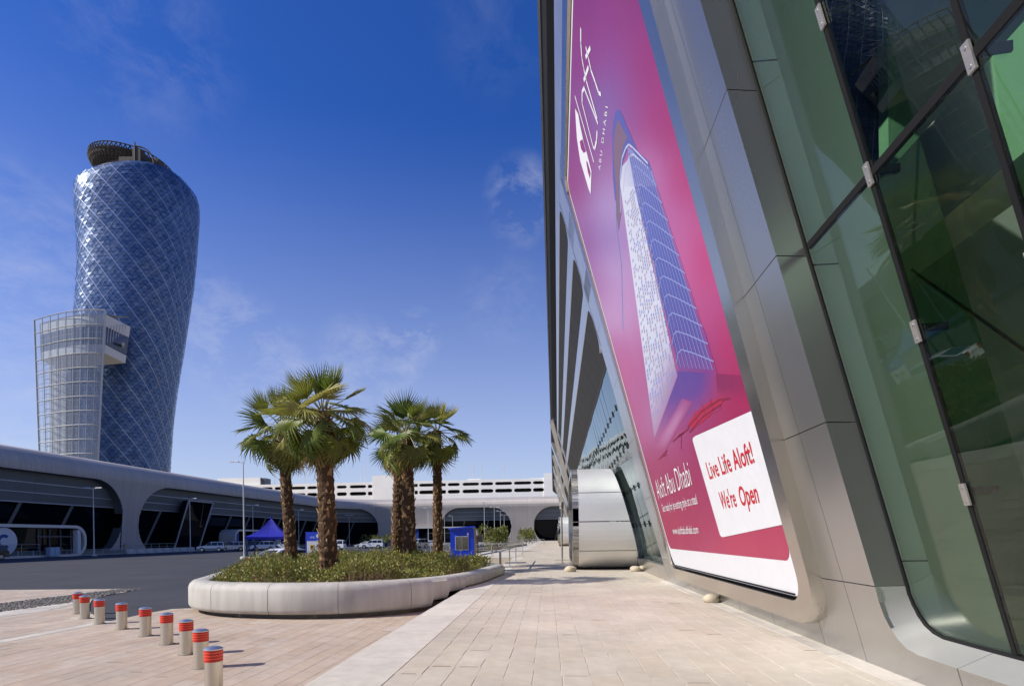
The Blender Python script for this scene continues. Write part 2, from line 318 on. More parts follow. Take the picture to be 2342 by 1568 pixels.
M['shrub'] = ramp_mat('shrub_leaf', [(.085, .13, .02), (.17, .195, .035), (.27, .25, .06), (.11, .155, .025), (.32, .25, .075), (.19, .205, .04)], .55, 'tint', 0, 60, .2, 3, .3, .25)
M['bush'] = ramp_mat('bush_leaf', [(.08, .12, .022), (.16, .18, .04), (.23, .23, .065), (.11, .14, .03)], .6, 'tint', 0, 60, .2, 3, .3, .2)
M['twig'] = mat('woody_stem', (.17, .12, .07), .9, 0, .2, 10)
# ------------------------------------------------------------------ ground, road, plaza, walkway
def struct(o): o['kind'] = 'structure'; return o
g = MB(); g.grid([[(-2500 + 500*i, -1500 + 500*j, -.05) for i in range(11)] for j in range(10)]); struct(g.build('ground', M['ground']))
rd = MB(); rd.poly([(-77.5, -120, 0), (8, -120, 0), (8, 215, 0), (-77.5, 215, 0)]); struct(rd.build('road', M['asphalt']))
def inside(P, x, y):
    c = False; n = len(P)
    for i in range(n):
        (x1, y1), (x2, y2) = P[i], P[(i+1) % n]
        if (y1 > y) != (y2 > y) and x < (x2-x1)*(y-y1)/(y2-y1)+x1: c = not c
    return c
def paver_mesh(name, w, l, z, bev=.003, drop=.012):
    b = MB(); x, y = w/2, l/2
    t = [b.vert(p) for p in ((-x+bev,-y+bev,z),(x-bev,-y+bev,z),(x-bev,y-bev,z),(-x+bev,y-bev,z))]
    m = [b.vert(p) for p in ((-x,-y,z-bev*.8),(x,-y,z-bev*.8),(x,y,z-bev*.8),(-x,y,z-bev*.8))]
    d = [b.vert(p) for p in ((-x,-y,z-drop),(x,-y,z-drop),(x,y,z-drop),(-x,y,z-drop))]
    b.face(t)
    for A, B in ((t, m), (m, d)):
        for k in range(4): b.face((A[k], B[k], B[(k+1) % 4], A[(k+1) % 4]))
    return b
def pave(parent, cells, z, mo, ma, name='paver', limit=300):
    # cells: (x, y, w, l) ; nearest ones become single objects that share a mesh, the rest one joined part
    jn = MB(); jr = random.Random(8)
    for (x, y, w, l) in cells:
        if y < 30 and jr.random() < .13:
            s0 = jr.uniform(.0, .25); s1 = jr.uniform(.7, 1.0); jn.box(x - w/2 + w*s0, x - w/2 + w*s1, y + l/2 - .006, y + l/2 + jr.uniform(.008, .02), z - .004, z + .0016, jr.random())
    jn.build('open_joint', M['open_joint'], parent, kind='stuff')
    cells.sort(key=lambda c: c[0]**2 + c[1]**2); cache = {}
    rng = random.Random(11)
    rest = MB()
    for i, (x, y, w, l) in enumerate(cells):
        dz = rng.uniform(-.0012, .0012)
        if i < limit:
            k = (round(w, 3), round(l, 3))
            if k not in cache: cache[k] = paver_mesh(name, w, l, 0).mesh(name)
            o = link(name, cache[k], mo, parent, True, loc=(x, y, z + dz))
            o.rotation_euler = (rng.uniform(-.0012, .0012), rng.uniform(-.002, .002), rng.uniform(-.002, .002))
        else:
            q = paver_mesh(name, w, l, 0); o = len(rest.v); tt = rng.random()
            rest.v += [(a+x, b_+y, c+z+dz) for a, b_, c in q.v]; rest.f += [tuple(k+o for k in f) for f in q.f]; rest.t += [tt] * len(q.f)
    if rest.v: rest.build(name + '_field', ma, parent, kind='stuff')
# plaza at street level
PLAZA = [(-60, 22.0), (-17.05, 22.0), (-16.75, 20.6), (-16.3, 19.2), (-15.7, 18.0), (-14.7, 16.75), (-13.0, 14.8), (-11.9, 13.75), (-10.75, 12.55),
         (-10.85, 13.3), (-10.95, 14.4), (-10.9, 15.25), (-9.4, 15.7), (-2.0, 17.2), (-2.0, -14), (-60, -14)]
pz = MB(); top = [pz.vert((x, y, .0205)) for x, y in PLAZA]; bot = [pz.vert((x, y, -.04)) for x, y in PLAZA]
for k in range(len(PLAZA)): pz.face((top[k], bot[k], bot[(k+1) % len(PLAZA)], top[(k+1) % len(PLAZA)]))
pz.face(top)
plaza = struct(pz.build('plaza', M['mortar']))
rng = random.Random(3); cells = []
nx = 0; x = -3.12
while x > -26:
    w = .285; off = rng.uniform(0, .6); y = -3 + off
    while y < 22:
        l = rng.choice([.6, .6, .6, .9])
        c = (x - w/2, y + l/2)
        ok = all(inside(PLAZA, c[0] + sx*w*.5, c[1] + sy*l*.5) for sx in (-1, 1) for sy in (-1, 1))
        inband = -10.99 < c[0] < -10.62 and c[1] < 12.8
        incob = -17.97 < c[0] + .1 and c[0] - .1 < -14.42
        vis = c[1] > 2.5 and -c[0] < c[1] * 1.25 + 2.5
        if ok and vis and not inband and not incob: cells.append((c[0], c[1], w - .003, l - .004))
        y += l
    x -= w
pave(plaza, cells, .024, M['plaza_o'], M['plaza_a'])
# pale border strip of the plaza, made of slabs
b = MB(); y = -6.0
while y < 12.6: b.hexp([(-10.96, y+.006, .0), (-10.66, y+.006, 0), (-10.66, y+.894, 0), (-10.96, y+.894, 0), (-10.96, y+.006, .026), (-10.66, y+.006, .026), (-10.66, y+.894, .026), (-10.96, y+.894, .026)], rng.uniform(-1, 1)); y += .9
b.build('border_strip', M['pale_stone'], plaza)
# pale band and cobble wedge on the left
cb = MB()
x = -14.45; r2 = random.Random(5)
def cob_edge(y): return -15.62 - max(0, (y - 17.3)) * .31        # right edge of the cobbles runs towards the tip
def pale_edge(y): return -14.45 - max(0, y - 15.2) * .46
pb = MB(); y = 2.0
while y < 20.5:
    xr = pale_edge(y + .3); xl = cob_edge(y + .3); n = max(1, int((xr - xl) / .3)); dx = (xr - xl) / n
    for k in range(n):
        if inside(PLAZA, xl + dx*(k+.5), y+.3): pb.box(xl + dx*k + .005, xl + dx*(k+1) - .005, y + .005, y + .595, 0, .027, r2.uniform(-1, 1))
    y += .6
pb.build('pale_paver_band', M['pale_stone'], plaza, kind='stuff')
y = 4.0
while y < 21.9:
    xl = -17.9; xr = cob_edge(y)
    x = xl
    while x < xr:
        s = r2.uniform(.10, .16); cx = x + s/2; cy = y + r2.uniform(-.03, .03); hh = r2.uniform(.032, .052)
        if inside(PLAZA, cx, cy): 
            a = r2.uniform(0, 1.5); P = [(cx + s*.5*math.cos(a + k*math.pi/3), cy + s*.5*math.sin(a + k*math.pi/3)) for k in range(6)]
            lo = [cb.vert((p[0], p[1], .0)) for p in P]; hi = [cb.vert((cx + (p[0]-cx)*.7, cy + (p[1]-cy)*.7, hh)) for p in P]; tt = r2.random()
            for k in range(6): cb.face((lo[k], lo[(k+1) % 6], hi[(k+1) % 6], hi[k]), tt)
            cb.face(hi, tt)
        x += s
    y += .125
cb.build('cobble_field', M['cobble'], plaza, kind='stuff')
kb = MB(); kb.box(-18.08, -17.92, 2, 22, 0, .03); kb.build('edge_strip', M['pale_stone'], plaza)
# raised walkway along the building: z = .5, left edge runs 2 degrees off the building line
WZ = .5
def wl(y): return -2.43 - .018 * (y - 5.3)            # left edge of the pale strip
def ws(y): return wl(y) + .72
wk = MB()
E1 = [(wl(-12), -12), (wl(23), 23), (wl(39.3), 39.3), (-9, 39.3), (-9, 215), (9, 215), (9, -12)]
t_ = [wk.vert((x, y, WZ - .0045)) for x, y in E1]; b_ = [wk.vert((x, y, 0.002)) for x, y in E1]
for k in range(len(E1)): wk.face((t_[k], b_[k], b_[(k+1) % len(E1)], t_[(k+1) % len(E1)]))
wk.face(t_)
walk = struct(wk.build('walkway', M['mortar']))
cells = []; k = 0; rng = random.Random(21)
while k < 18:
    w = .288; y = 1.5 + rng.uniform(0, .6)
    while y < 78:
        l = rng.choice([.6, .6, .9, .9]); xc = ws(y) + .004 + w * (k + .5)
        if xc < 3.06 and (y > 3): cells.append((xc, y + l/2, w - .003, l - .004))
        y += l
    k += 1
pave(walk, cells, WZ, M['walk_o'], M['walk_a'])
st = MB(); y = -6.0
while y < 39:
    st.hexp([(wl(y), y+.004, WZ-.16), (ws(y), y+.004, WZ-.02), (ws(y+1.8), y+1.796, WZ-.02), (wl(y+1.8), y+1.796, WZ-.16),
             (wl(y), y+.004, WZ+.001), (ws(y), y+.004, WZ+.001), (ws(y+1.8), y+1.796, WZ+.001), (wl(y+1.8), y+1.796, WZ+.001)], rng.uniform(-1, 1)); y += 1.8
st.build('edge_slab_strip', M['pale_stone'], walk)
sk = MB(); y = -4.0
while y < 16.4: sk.box(3.06, 3.42, y+.004, y+1.196, WZ-.05, WZ+.004, rng.uniform(-1, 1)); y += 1.2
sk.build('kerb_slab_strip', M['pale_stone'], walk)
# steps down from the walkway to the plaza, along the strip
stp = MB()
for i in range(2):
    z1 = WZ - .167 * (i + 1)
    stp.hexp([(wl(-10) - .3*(i+1), -10, 0.003), (wl(-10), -10, .003), (wl(23), 23, .003), (wl(23) - .3*(i+1), 23, .003),
              (wl(-10) - .3*(i+1), -10, z1), (wl(-10), -10, z1), (wl(23), 23, z1), (wl(23) - .3*(i+1), 23, z1)])
struct(stp.build('stair', M['pale_stone']))
# raised terrace beyond the stair gap (left of the walkway), with its ramp wall
tr = MB(); tr.poly([(-8.98, 39.4, WZ+.004), (wl(40), 39.4, WZ+.004), (wl(90)-.6, 215, WZ+.004), (-8.98, 215, WZ+.004)]); struct(tr.build('terrace', M['pale_stone']))
pv = MB(); pv.poly([(-8.9, 31.5, .004), (wl(24), 23.2, .004), (wl(38), 39.2, .004), (-8.9, 39.2, .004)]); struct(pv.build('pavement', M['pale_stone']))

# ------------------------------------------------------------------ boat-shaped planter
def catmull(P, n=8, closed=True):
    out = []; L_ = len(P)
    for i in range(L_):
        p0, p1, p2, p3 = [Vector(P[(i + k - 1) % L_]) for k in range(4)]
        for j in range(n):
            t = j / n; out.append(.5 * ((2*p1) + (-p0+p2)*t + (2*p0-5*p1+4*p2-p3)*t*t + (-p0+3*p1-3*p2+p3)*t**3))
    return out
PC = [(-8.6, 13.45), (-6.9, 13.0), (-5.5, 13.0), (-4.4, 13.4), (-3.45, 14.2), (-2.72, 15.5), (-2.3, 17.4), (-2.12, 19.7), (-2.02, 21.5), (-2.35, 22.5),
      (-3.6, 24.4), (-5.6, 27.6), (-7.4, 30.0), (-9.9, 31.2), (-12.2, 30.6), (-13.1, 27.4), (-12.9, 23.2), (-11.9, 19.2), (-10.75, 16.3), (-9.9, 14.5)]
OUT = catmull([(x, y, 0) for x, y in PC], 8)
def offs(P, d):
    res = []; n = len(P)
    for i in range(n):
        t = (P[(i+1) % n] - P[i-1]).normalized(); res.append(P[i] + Vector((-t.y, t.x, 0)) * d)   # inward for this counter-clockwise outline
    return res
planter = thing('planter', 'long boat shaped white concrete planter of palms beside the walkway steps', 'planter', (-7, 20, 0))
RIM = .88
SEC = [(.30, .13), (.12, .135), (.04, .17), (.0, .25), (0, .68), (.03, .78), (.10, .85), (.20, .88), (.42, .88), (.50, .85), (.52, .70)]   # inset, height
def body_bottom(p):       # the underside steps up where the planter crosses the stair
    d = p.x - wl(p.y)
    if p.y > 23 or d < -.95: return 0.0
    return .12 if d < -.62 else (.285 if d < -.3 else (.45 if d < .02 else .52))
n = len(OUT); seglen = 0; segs = []; cur = [0]
for i in range(n):
    seglen += (OUT[(i+1) % n] - OUT[i]).length; cur.append(i + 1)
    if seglen > 1.7 or i == n - 1: segs.append(cur); cur = [i + 1]; seglen = 0
rings = [offs(OUT, s[0]) for s in SEC]
for sg in segs:
    b = MB(); fine = []
    for a, c in zip(sg, sg[1:]):
        for q in range(3): fine.append((a, c, q / 3))
    fine.append((sg[-2], sg[-1], 1.0))
    rows = []
    for fi, (a, c, t) in enumerate(fine):
        if fi == 0: t = .03
        if fi == len(fine) - 1: t = .97
        row = []
        base = rings[3][a % n].lerp(rings[3][c % n], t); lift = body_bottom(base)
        for k, (ins, z) in enumerate(SEC):
            p = rings[k][a % n].lerp(rings[k][c % n], t)
            zz = z if lift == 0 or k > 4 else max(z, lift + (z - .13) * (.9 if lift < .3 else .5))
            row.append((p.x, p.y, zz))
        rows.append(row)
    # break the rows where the underside jumps a step
    k0 = 0
    b.grid(rows)
    b.build('wall_segment', M['concrete'], planter, smooth=50)
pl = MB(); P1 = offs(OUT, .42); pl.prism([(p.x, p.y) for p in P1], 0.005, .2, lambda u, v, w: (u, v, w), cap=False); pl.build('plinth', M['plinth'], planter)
so = MB(); P2 = offs(OUT, .5); so.face([so.vert((p.x, p.y, .74)) for p in P2]); so.build('soil', M['soil'], planter)
# shrubs: many small leaves over low mounds
def leaf(mb, c, d, s, w, t):
    d = Vector(d).normalized(); a = d.cross(Vector((random.uniform(-1, 1), random.uniform(-1, 1), random.uniform(-1, 1)))).normalized() * w
    c = Vector(c); m_ = c + d * s * .5
    mb.face([mb.vert(c), mb.vert(m_ + a), mb.vert(c + d*s), mb.vert(m_ - a)], t)
random.seed(12)
INN = [(p.x, p.y) for p in offs(OUT, .62)]
def mound(x, y): return .3 + .16*math.sin(x*2.1 + 1.3*math.sin(y*1.2)) + .13*math.sin(y*1.7 + x*.8) + .08*math.sin(5.1*x + 3.3*y)
sh = MB(); tw = MB(); cnt = 0
while cnt < 3100:
    x = random.uniform(-13, -2); y = random.uniform(13.3, 31)
    if y > 22 and random.random() < .45: continue
    if not inside(INN, x, y): continue
    if x < -11.3 + (y - 16) * .03 and y < 24: continue
    edge = min(math.hypot(x - a, y - c) for a, c in INN[::3])
    h = .74 + max(.12, mound(x, y)) * min(1, .45 + edge * 1.1) + .10
    cnt += 1; base = random.choice([.05, .2, .3, .45, .55, .7, .85]); 
    tw.bar((x, y, .74), (x + random.uniform(-.15, .15), y + random.uniform(-.15, .15), h), .008)
    for q in range(13):
        z = h - abs(random.gauss(0, .16)); z = max(.76, z)
        leaf(sh, (x + random.gauss(0, .12), y + random.gauss(0, .12), z), (random.uniform(-1, 1), random.uniform(-1, 1), random.uniform(.1, 1.3)), random.uniform(.06, .13), random.uniform(.014, .026), min(1, max(0, base + random.gauss(0, .12))))
    if random.random() < .12:
        for q in range(5): leaf(sh, (x, y, h + .04*q), (random.uniform(-1, 1), random.uniform(-1, 1), 1), .09, .016, base)
shrub = sh.build('shrub_bed', M['shrub'], None, fix=False, kind='stuff'); tag(shrub, 'low olive green shrubs filling the white planter round the palms', 'shrubs')
tw.build('stems', M['twig'], shrub, fix=False, kind='stuff')

# ------------------------------------------------------------------ bollards
def make_bollard():
    t = thing('bollard', '', 'bollard', (0, 0, 0), 'steel bollards across the plaza entrance'); r = .103
    b = MB(); b.lathe([(r, 0), (r, .50)], n=28, cap=False); b.build('post', M['steel'], t, False, smooth=40)
    b = MB(); b.lathe([(r+.004, .40), (r+.004, .545)], n=28, cap=False); b.build('red_band', M['red_band'], t, False, smooth=40)
    for z in (.432, .468, .506):
        b = MB(); b.lathe([(r+.0065, z), (r+.0065, z+.017)], n=28, cap=False); b.build('stripe', M['orange_band'], t, False, smooth=40)
    b = MB(); b.lathe([(r+.009, .545), (r+.009, .556), (r*.86, .572), (r*.45, .584), (.0008, .588)], n=28); b.build('cap', M['chrome'], t, False, smooth=35)
    b = MB(); b.lathe([(r+.035, .0), (r+.035, .008), (r+.004, .012)], n=28); b.build('ground_ring', M['plinth'], t, False)
    return t
BP_ = [(-12.89, 14.29), (-11.86, 13.36), (-10.73, 12.50), (-9.51, 11.68), (-8.31, 10.83), (-7.22, 9.95), (-6.23, 9.06), (-5.33, 8.08)]
p9 = on_depth(488, 1480, 7.05); BP_.append((p9.x, p9.y))
bl = make_bollard()
LB = ['farthest of the steel bollards, at the left end of the row', 'steel bollard overlapping the farthest one, second from the left end',
      'steel bollard at the tip of the dark road, third from the left end', 'fourth steel bollard from the left end of the row', 'steel bollard in the middle of the row of nine',
      'steel bollard just past the middle, fourth from the near end', 'third steel bollard from the near end, left of the overlapping pair', 'steel bollard partly hidden behind the nearest one',
      'nearest steel bollard with red and orange bands, cut off by the lower edge']
for i, (x, y) in enumerate(BP_):
    o = bl if i == 0 else dup(bl); place(o, (x, y, .024), random.uniform(0, 6), LB[i] if 'bollard' in LB[i] else LB[i])
# ------------------------------------------------------------------ the building on the right
bld = thing('convention_building', 'leaning silver clad building with green glass along the walkway on the right', 'building', (3.3, 0, .5))
def fpoly(mb, pts, o0, o1, t=0.0):     # (y,z) outline on the front plane, thickness from offset o0 to o1
    mb.prism(pts, o0, o1, lambda u, v, w: FP(u, v, w), t)
def frect(mb, y0, y1, z0, z1, o0, o1, t=0.0): fpoly(mb, [(y0, z0), (y1, z0), (y1, z1), (y0, z1)], o0, o1, t)
GI = -.33
FY = 5.79
FOLD = [(FY, 1.37), (5.80, 1.22), (5.78, 1.08), (5.73, .97), (5.66, .88), (5.55, .81), (5.40, .785), (4.9, .78)]     # rounded lower corner of the opening
GLS = [(5.84, 1.37), (5.85, 1.29), (5.83, 1.20), (5.79, 1.09), (5.73, 1.01), (5.63, .95), (5.5, .92), (4.9, .915)]
# pier panels between glass and banner: front face + reveal folded into one panel
G_ = .005
def fold_panel(z0, z1, y1):
    b = MB(); z0 += G_; z1 -= G_
    f = lambda y, z, o: FP(y, z, o)
    A = [f(FY + .05, z0, GI - .0), f(FY, z0, 0), f(y1, z0, 0)]; B = [f(FY + .05, z1, GI), f(FY, z1, 0), f(y1, z1, 0)]
    A2 = [f(FY + .09, z0, GI), f(FY + .04, z0, -.04), f(y1, z0, -.04)]; B2 = [f(FY + .09, z1, GI), f(FY + .04, z1, -.04), f(y1, z1, -.04)]
    b.hexp([A[0], A[1], A2[1], A2[0], B[0], B[1], B2[1], B2[0]]); b.hexp([A[1], A[2], A2[2], A2[1], B[1], B[2], B2[2], B2[1]])
    return b
ZJ = [1.37, 2.98, 4.63, 6.30, 7.95, 9.6, 11.25]
for z0, z1 in zip(ZJ, ZJ[1:]):
    fold_panel(z0, z1, 6.395).build('cladding_panel', M['clad'], bld)
    b = MB(); frect(b, 6.403, 7.35, z0 + G_, z1 - G_, -.04, 0); b.build('cladding_panel', M['clad'], bld)
# lower course: rounded corner piece with its curved reveal, then skirt panels with sill
def corner_piece(ya, yb, fold, gls):
    b = MB(); rows0 = [FP(y, z, 0) for y, z in fold]; rows1 = [FP(y, z, GI) for y, z in gls]
    b.grid([rows0, [Vector(a).lerp(c, .5) for a, c in zip(rows0, rows1)], rows1]); return b
corner_piece(0, 0, FOLD, GLS).build('reveal_panel', M['reveal'], bld, smooth=40)
b = MB(); P = [(4.905, .5), (FY - .002, .5), (6.395, .5), (6.395, 1.37 - G_), (FY, 1.37 - G_)] + FOLD[1:]; P[-1] = (4.905, .78); fpoly(b, P, -.04, 0); b.build('cladding_panel', M['clad'], bld)
b = MB(); frect(b, 6.403, 7.35, .5, 1.365, -.04, 0); b.build('cladding_panel', M['clad'], bld)
y = 4.895
while y > -5:
    b = MB(); frect(b, y - 1.63, y, .5, .78, -.04, 0); b.build('cladding_panel', M['clad'], bld)
    b = MB(); b.grid([[FP(y - 1.63, .78, 0), FP(y, .78, 0)], [FP(y - 1.63, .915, GI), FP(y, .915, GI)]]); b.build('sill_panel', M['reveal'], bld); y -= 1.64
y = 7.36
while y < 17.3:
    b = MB(); frect(b, y, min(y + 1.63, 17.38), .5, 1.2, -.04, 0); b.build('cladding_panel', M['clad'], bld); y += 1.64
for z0, z1 in zip([1.2] + ZJ[1:], ZJ[1:] + [11.99]):
    b = MB(); frect(b, 15.0, 17.38, z0 + G_, z1 - G_, -.04, 0); b.build('cladding_panel', M['clad_light'], bld)
# behind the banner and above
b = MB(); frect(b, 7.2, 15.3, 1.0, 12.6, -.5, -.05); b.build('backing_wall', M['int_dark'], bld)
# glazing of the near bay
YM = [5.80, 4.69, 3.59, 2.49, 1.39, .29, -.81, -1.91, -3.0, -4.1]; ZR = [.93, 4.71, 8.5, 12.3]
for i in range(len(YM) - 1):
    for j in range(3):
        b = MB(); frect(b, YM[i+1] + .02, YM[i] - .02, ZR[j] + .02, ZR[j+1] - .02, GI - .012, GI); b.build('glass_pane', M['glass_near'], bld)
b = MB(); pts = [FP(y, z, GI + .004) for y, z in [(5.835, 12.3)] + GLS + [(-5, .915)]]; b.tube(pts, .02, 8); b.build('edge_gasket', M['gasket'], bld, smooth=60)
b = MB(); pts = [FP(y + .035, z - (.03 if k > 3 else 0), GI + .03) for k, (y, z) in enumerate([(5.835, 12.3)] + GLS + [(-5, .915)])]; b.tube(pts, .017, 8); b.build('edge_trim', M['framesteel'], bld, smooth=60)
for y in YM[1:]:
    b = MB(); frect(b, y - .022, y + .022, .93, 12.2, GI - .03, GI + .006); b.build('glazing_joint', M['gasket'], bld)
for z in ZR[1:3]:
    b = MB(); frect(b, -4.2, 5.8, z - .028, z + .028, GI - .03, GI + .009); b.build('glazing_joint', M['gasket'], bld)
ZN = [.95, 2.18, 3.46, 4.71, 5.98, 7.25]
for y in YM[1:5]:
    for z in ZN:
        if z < 1: continue
        o = None; b = MB(); hw = .032; frect(b, y - hw, y + hw, z - .085, z + .085, GI + .007, GI + .022); o = b.build('glass_clamp', M['clamp'], bld)
        b = MB(); b.bar(FP(y, z + .03, GI - .02), FP(y - .02, z + .03, GI - .22), .02, .06); b.build('clamp_arm', M['gasket'], o)
        b = MB()
        for dz in (-.055, .055): b.tube([FP(y, z + dz, GI + .021), FP(y, z + dz, GI + .027)], .009, 8)
        b.build('bolt', M['chrome'], o)
    b = MB(); frect(b, y - .006, y + .006, .95, 12, GI - .44, GI - .04); b.build('glass_fin', M['glass_fin'], bld)
# interior seen through the glass
b = MB(); b.hexp([FP(5.98, .9, GI), FP(5.98, .9, GI - .34), FP(6.08, .9, GI - .34), FP(6.08, .9, GI), FP(5.98, 12, GI), FP(5.98, 12, GI - .34), FP(6.08, 12, GI - .34), FP(6.08, 12, GI)])
b.build('inner_jamb', M['int_wall'], bld)
for z in (1.6, 4.6, 6.7):
    b = MB(); b.hexp([FP(5.975, z, GI - .0), FP(5.975, z, GI - .34), FP(5.98, z, GI - .34), FP(5.98, z, GI), FP(5.975, z + .012, GI), FP(5.975, z + .012, GI - .34), FP(5.98, z + .012, GI - .34), FP(5.98, z + .012, GI)]); b.build('jamb_joint', M['int_dark'], bld)
b = MB(); b.hexp([FP(6.6, .5, -.7), FP(6.6, .5, -1.62), FP(7.0, .5, -1.62), FP(7.0, .5, -.7), FP(6.6, 12, -.7), FP(6.6, 12, -1.62), FP(7.0, 12, -1.62), FP(7.0, 12, -.7)]); b.build('inner_column', M['int_wall'], bld)
b = MB(); b.box(5.3, 6.0, -4, 10.5, 6.15, 7.6); b.build('inner_bulkhead', M['int_bulk'], bld)
b = MB(); b.tube([(5.0, 3.0, .6), (5.6, 9.4, 6.0)], .02, 8); b.build('shadow_line_rod', M['fin_grey'], bld)  # thin grey rod standing in for a faint shadow line behind the glass
b = MB(); b.poly([(3.7, -5, .52), (14, -5, .52), (14, 17, .52), (3.7, 17, .52)]); b.build('inner_floor', M['int_floor'], bld)
b = MB(); b.box(13.6, 14, -6, 17, .5, 14); b.box(5.9, 13.6, 10.5, 10.8, .5, 14); b.build('inner_wall', M['int_near'], bld)
b = MB(); b.box(1.2, 14, -6, 17, 12.9, 13.1); b.build('inner_ceiling', M['int_near'], bld)
# end wall behind the camera side so that the bay is closed
b = MB(); b.hexp([FP(-6, .5, 0), (14, -6, .5), (14, -5.7, .5), FP(-5.7, .5, 0), FP(-6, 14, 0), (14, -6, 14), (14, -5.7, 14), FP(-5.7, 14, 0)]); b.build('end_wall', M['clad'], bld)
# eave and long louvre slots
YF = 150
b = MB(); prof = [(1.2, 12.44), (-.42, 13.75), (-.60, 14.0), (-.60, 14.35), (1.6, 14.9), (30, 15.2), (30, 12.44)]
EV = lambda u, v, w: (u + (.34 - .0066*(w - 12.6) if u < 1.5 else 0), w, v)
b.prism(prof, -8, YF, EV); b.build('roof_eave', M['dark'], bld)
b = MB(); b.prism([(-.62, 13.96), (-.56, 13.93), (-.56, 14.36), (-.62, 14.36)], -8, YF, EV); b.build('eave_edge', M['clad_light'], bld)
for z0, z1 in ((12.0, 12.42), (10.5, 11.04), (8.9, 9.4)):
    b = MB(); frect(b, 16.0 if z1 < 12 else -8, YF, z0, z1, -.25, .0); b.build('louvre_rail', M['clad_light'], bld)
b = MB(); frect(b, 7.0, 16.0, 11.3, 12.0, -.1, .0); b.build('cladding_panel', M['clad_light'], bld)
for zb, zt in ((11.04, 12.0), (9.4, 10.5), (7.6, 8.9)):
    y = 17.2; n = 0
    while y < YF and n < 30:
        ln = 1.5 if y < 40 else 6.0
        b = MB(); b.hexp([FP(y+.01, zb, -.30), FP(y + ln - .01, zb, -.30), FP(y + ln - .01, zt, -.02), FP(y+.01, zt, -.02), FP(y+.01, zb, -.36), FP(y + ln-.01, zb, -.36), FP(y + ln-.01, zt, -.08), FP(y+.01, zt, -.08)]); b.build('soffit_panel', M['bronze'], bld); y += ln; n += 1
    # rounded near end of the slot
    b = MB(); h = zt - zb
    P = [(17.2, zb), (17.2, zt), (17.9, zt)] + [(17.9 - .55 * math.sin(a), zb + h * .5 + h * .5 * math.cos(a)) for a in [R(15 * k) for k in range(0, 13)]] + [(17.9, zb)]
    fpoly(b, P, -.06, .0); b.build('slot_end', M['clad_light'], bld)
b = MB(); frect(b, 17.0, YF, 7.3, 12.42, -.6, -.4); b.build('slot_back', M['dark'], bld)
b = MB(); frect(b, 17.0, YF, 7.50, 7.60, -.36, -.28); b.build('head_trim', M['bronze'], bld)
# glazing of the far bay: panes are individually a hair out of true
random.seed(5)
zz = [.98, 2.3, 3.6, 4.95, 6.25, 7.5]; nm = 0; rest = MB()
y = 17.5
while y < YF:
    w = 1.05 if y < 56 else 4.2
    for z0, z1 in zip(zz, zz[1:]):
        c = FP(y + w/2, (z0 + z1)/2, -.30); a = random.gauss(0, .0035); e = random.gauss(0, .0035)
        def q(yy, z_, o): return FP(yy, z_, o - .30 + a * (yy - y - w/2) + e * (z_ - (z0+z1)/2))
        b = MB(); n_ = 4; rows = []
        for i in range(n_ + 1):
            rows.append([q(y + .012 + (w - .024) * j / n_, z0 + .01 + (z1 - z0 - .02) * i / n_, .003 * math.sin(math.pi * j / n_) * math.sin(math.pi * i / n_) * random.choice([.4, 1, 1.4])) for j in range(n_ + 1)])
        b.grid(rows)
        b.build('glass_pane', M['glass_far'], bld, smooth=True); nm += 1
    y += w
b = MB(); y = 17.5
while y < 56:
    frect(b, y - .012, y + .012, .98, 7.5, -.36, -.318); y += 1.05
for z in zz[1:-1]: frect(b, 17.5, YF, z - .012, z + .012, -.36, -.32)
b.build('glazing_joint', M['gasket'], bld)
y = 17.5; 
for k in range(30):
    for z in zz[1:-1]:
        b = MB(); frect(b, y - .035, y + .035, z - .10, z + .10, -.29, -.27); b.build('glass_clamp', M['gasket'], bld)
    y += 1.05
b = MB(); b.poly([FP(17.3, .5, -.9), FP(YF, .5, -.9), FP(YF, 7.6, -.9), FP(17.3, 7.6, -.9)]); b.build('inner_wall', M['int_dark'], bld)
b = MB(); frect(b, 17.3, YF, .5, .97, -.36, -.02); b.build('sill', M['clad'], bld)
b = MB(); frect(b, 15.6, 17.5, .97, 12.3, -.5, -.05); b.build('pier_reveal', M['clad'], bld)
# roof block behind
b = MB(); b.box(4, 40, -6, YF, 14.6, 15.0); b.box(14.2, 40, -6, YF, .5, 14.6); b.build('main_volume', M['clad'], bld)
# crossed diagonal struts towards the far end
for (ya, za, oa), (yb, zb, ob) in [((57.7, 13.6, .2), (66, 4.2, .15)), ((66.5, 4.0, .15), (72.5, .5, .1)), ((72, 13.6, .22), (61, 5.0, .12)), ((82, 13.6, .2), (90, .6, .1)), ((95, 13.6, .2), (84, .6, .1)),
                                   ((100, 13.6, .2), (112, .6, .1)), ((116, 13.6, .2), (104, .6, .1)), ((124, 13.6, .2), (136, .6, .1))]:
    b = MB(); b.bar(FP(ya, za, oa), FP(yb, zb, ob), .5, .42, up=(1, 0, 0)); b.build('diagonal_strut', M['clad_light'], bld)
b = MB(); y = 56.0
frect(b, 55, 57, .5, 12.3, -.2, .02); frect(b, 96, 99, .5, 12.3, -.2, .02); b.build('column_cladding', M['clad'], bld)

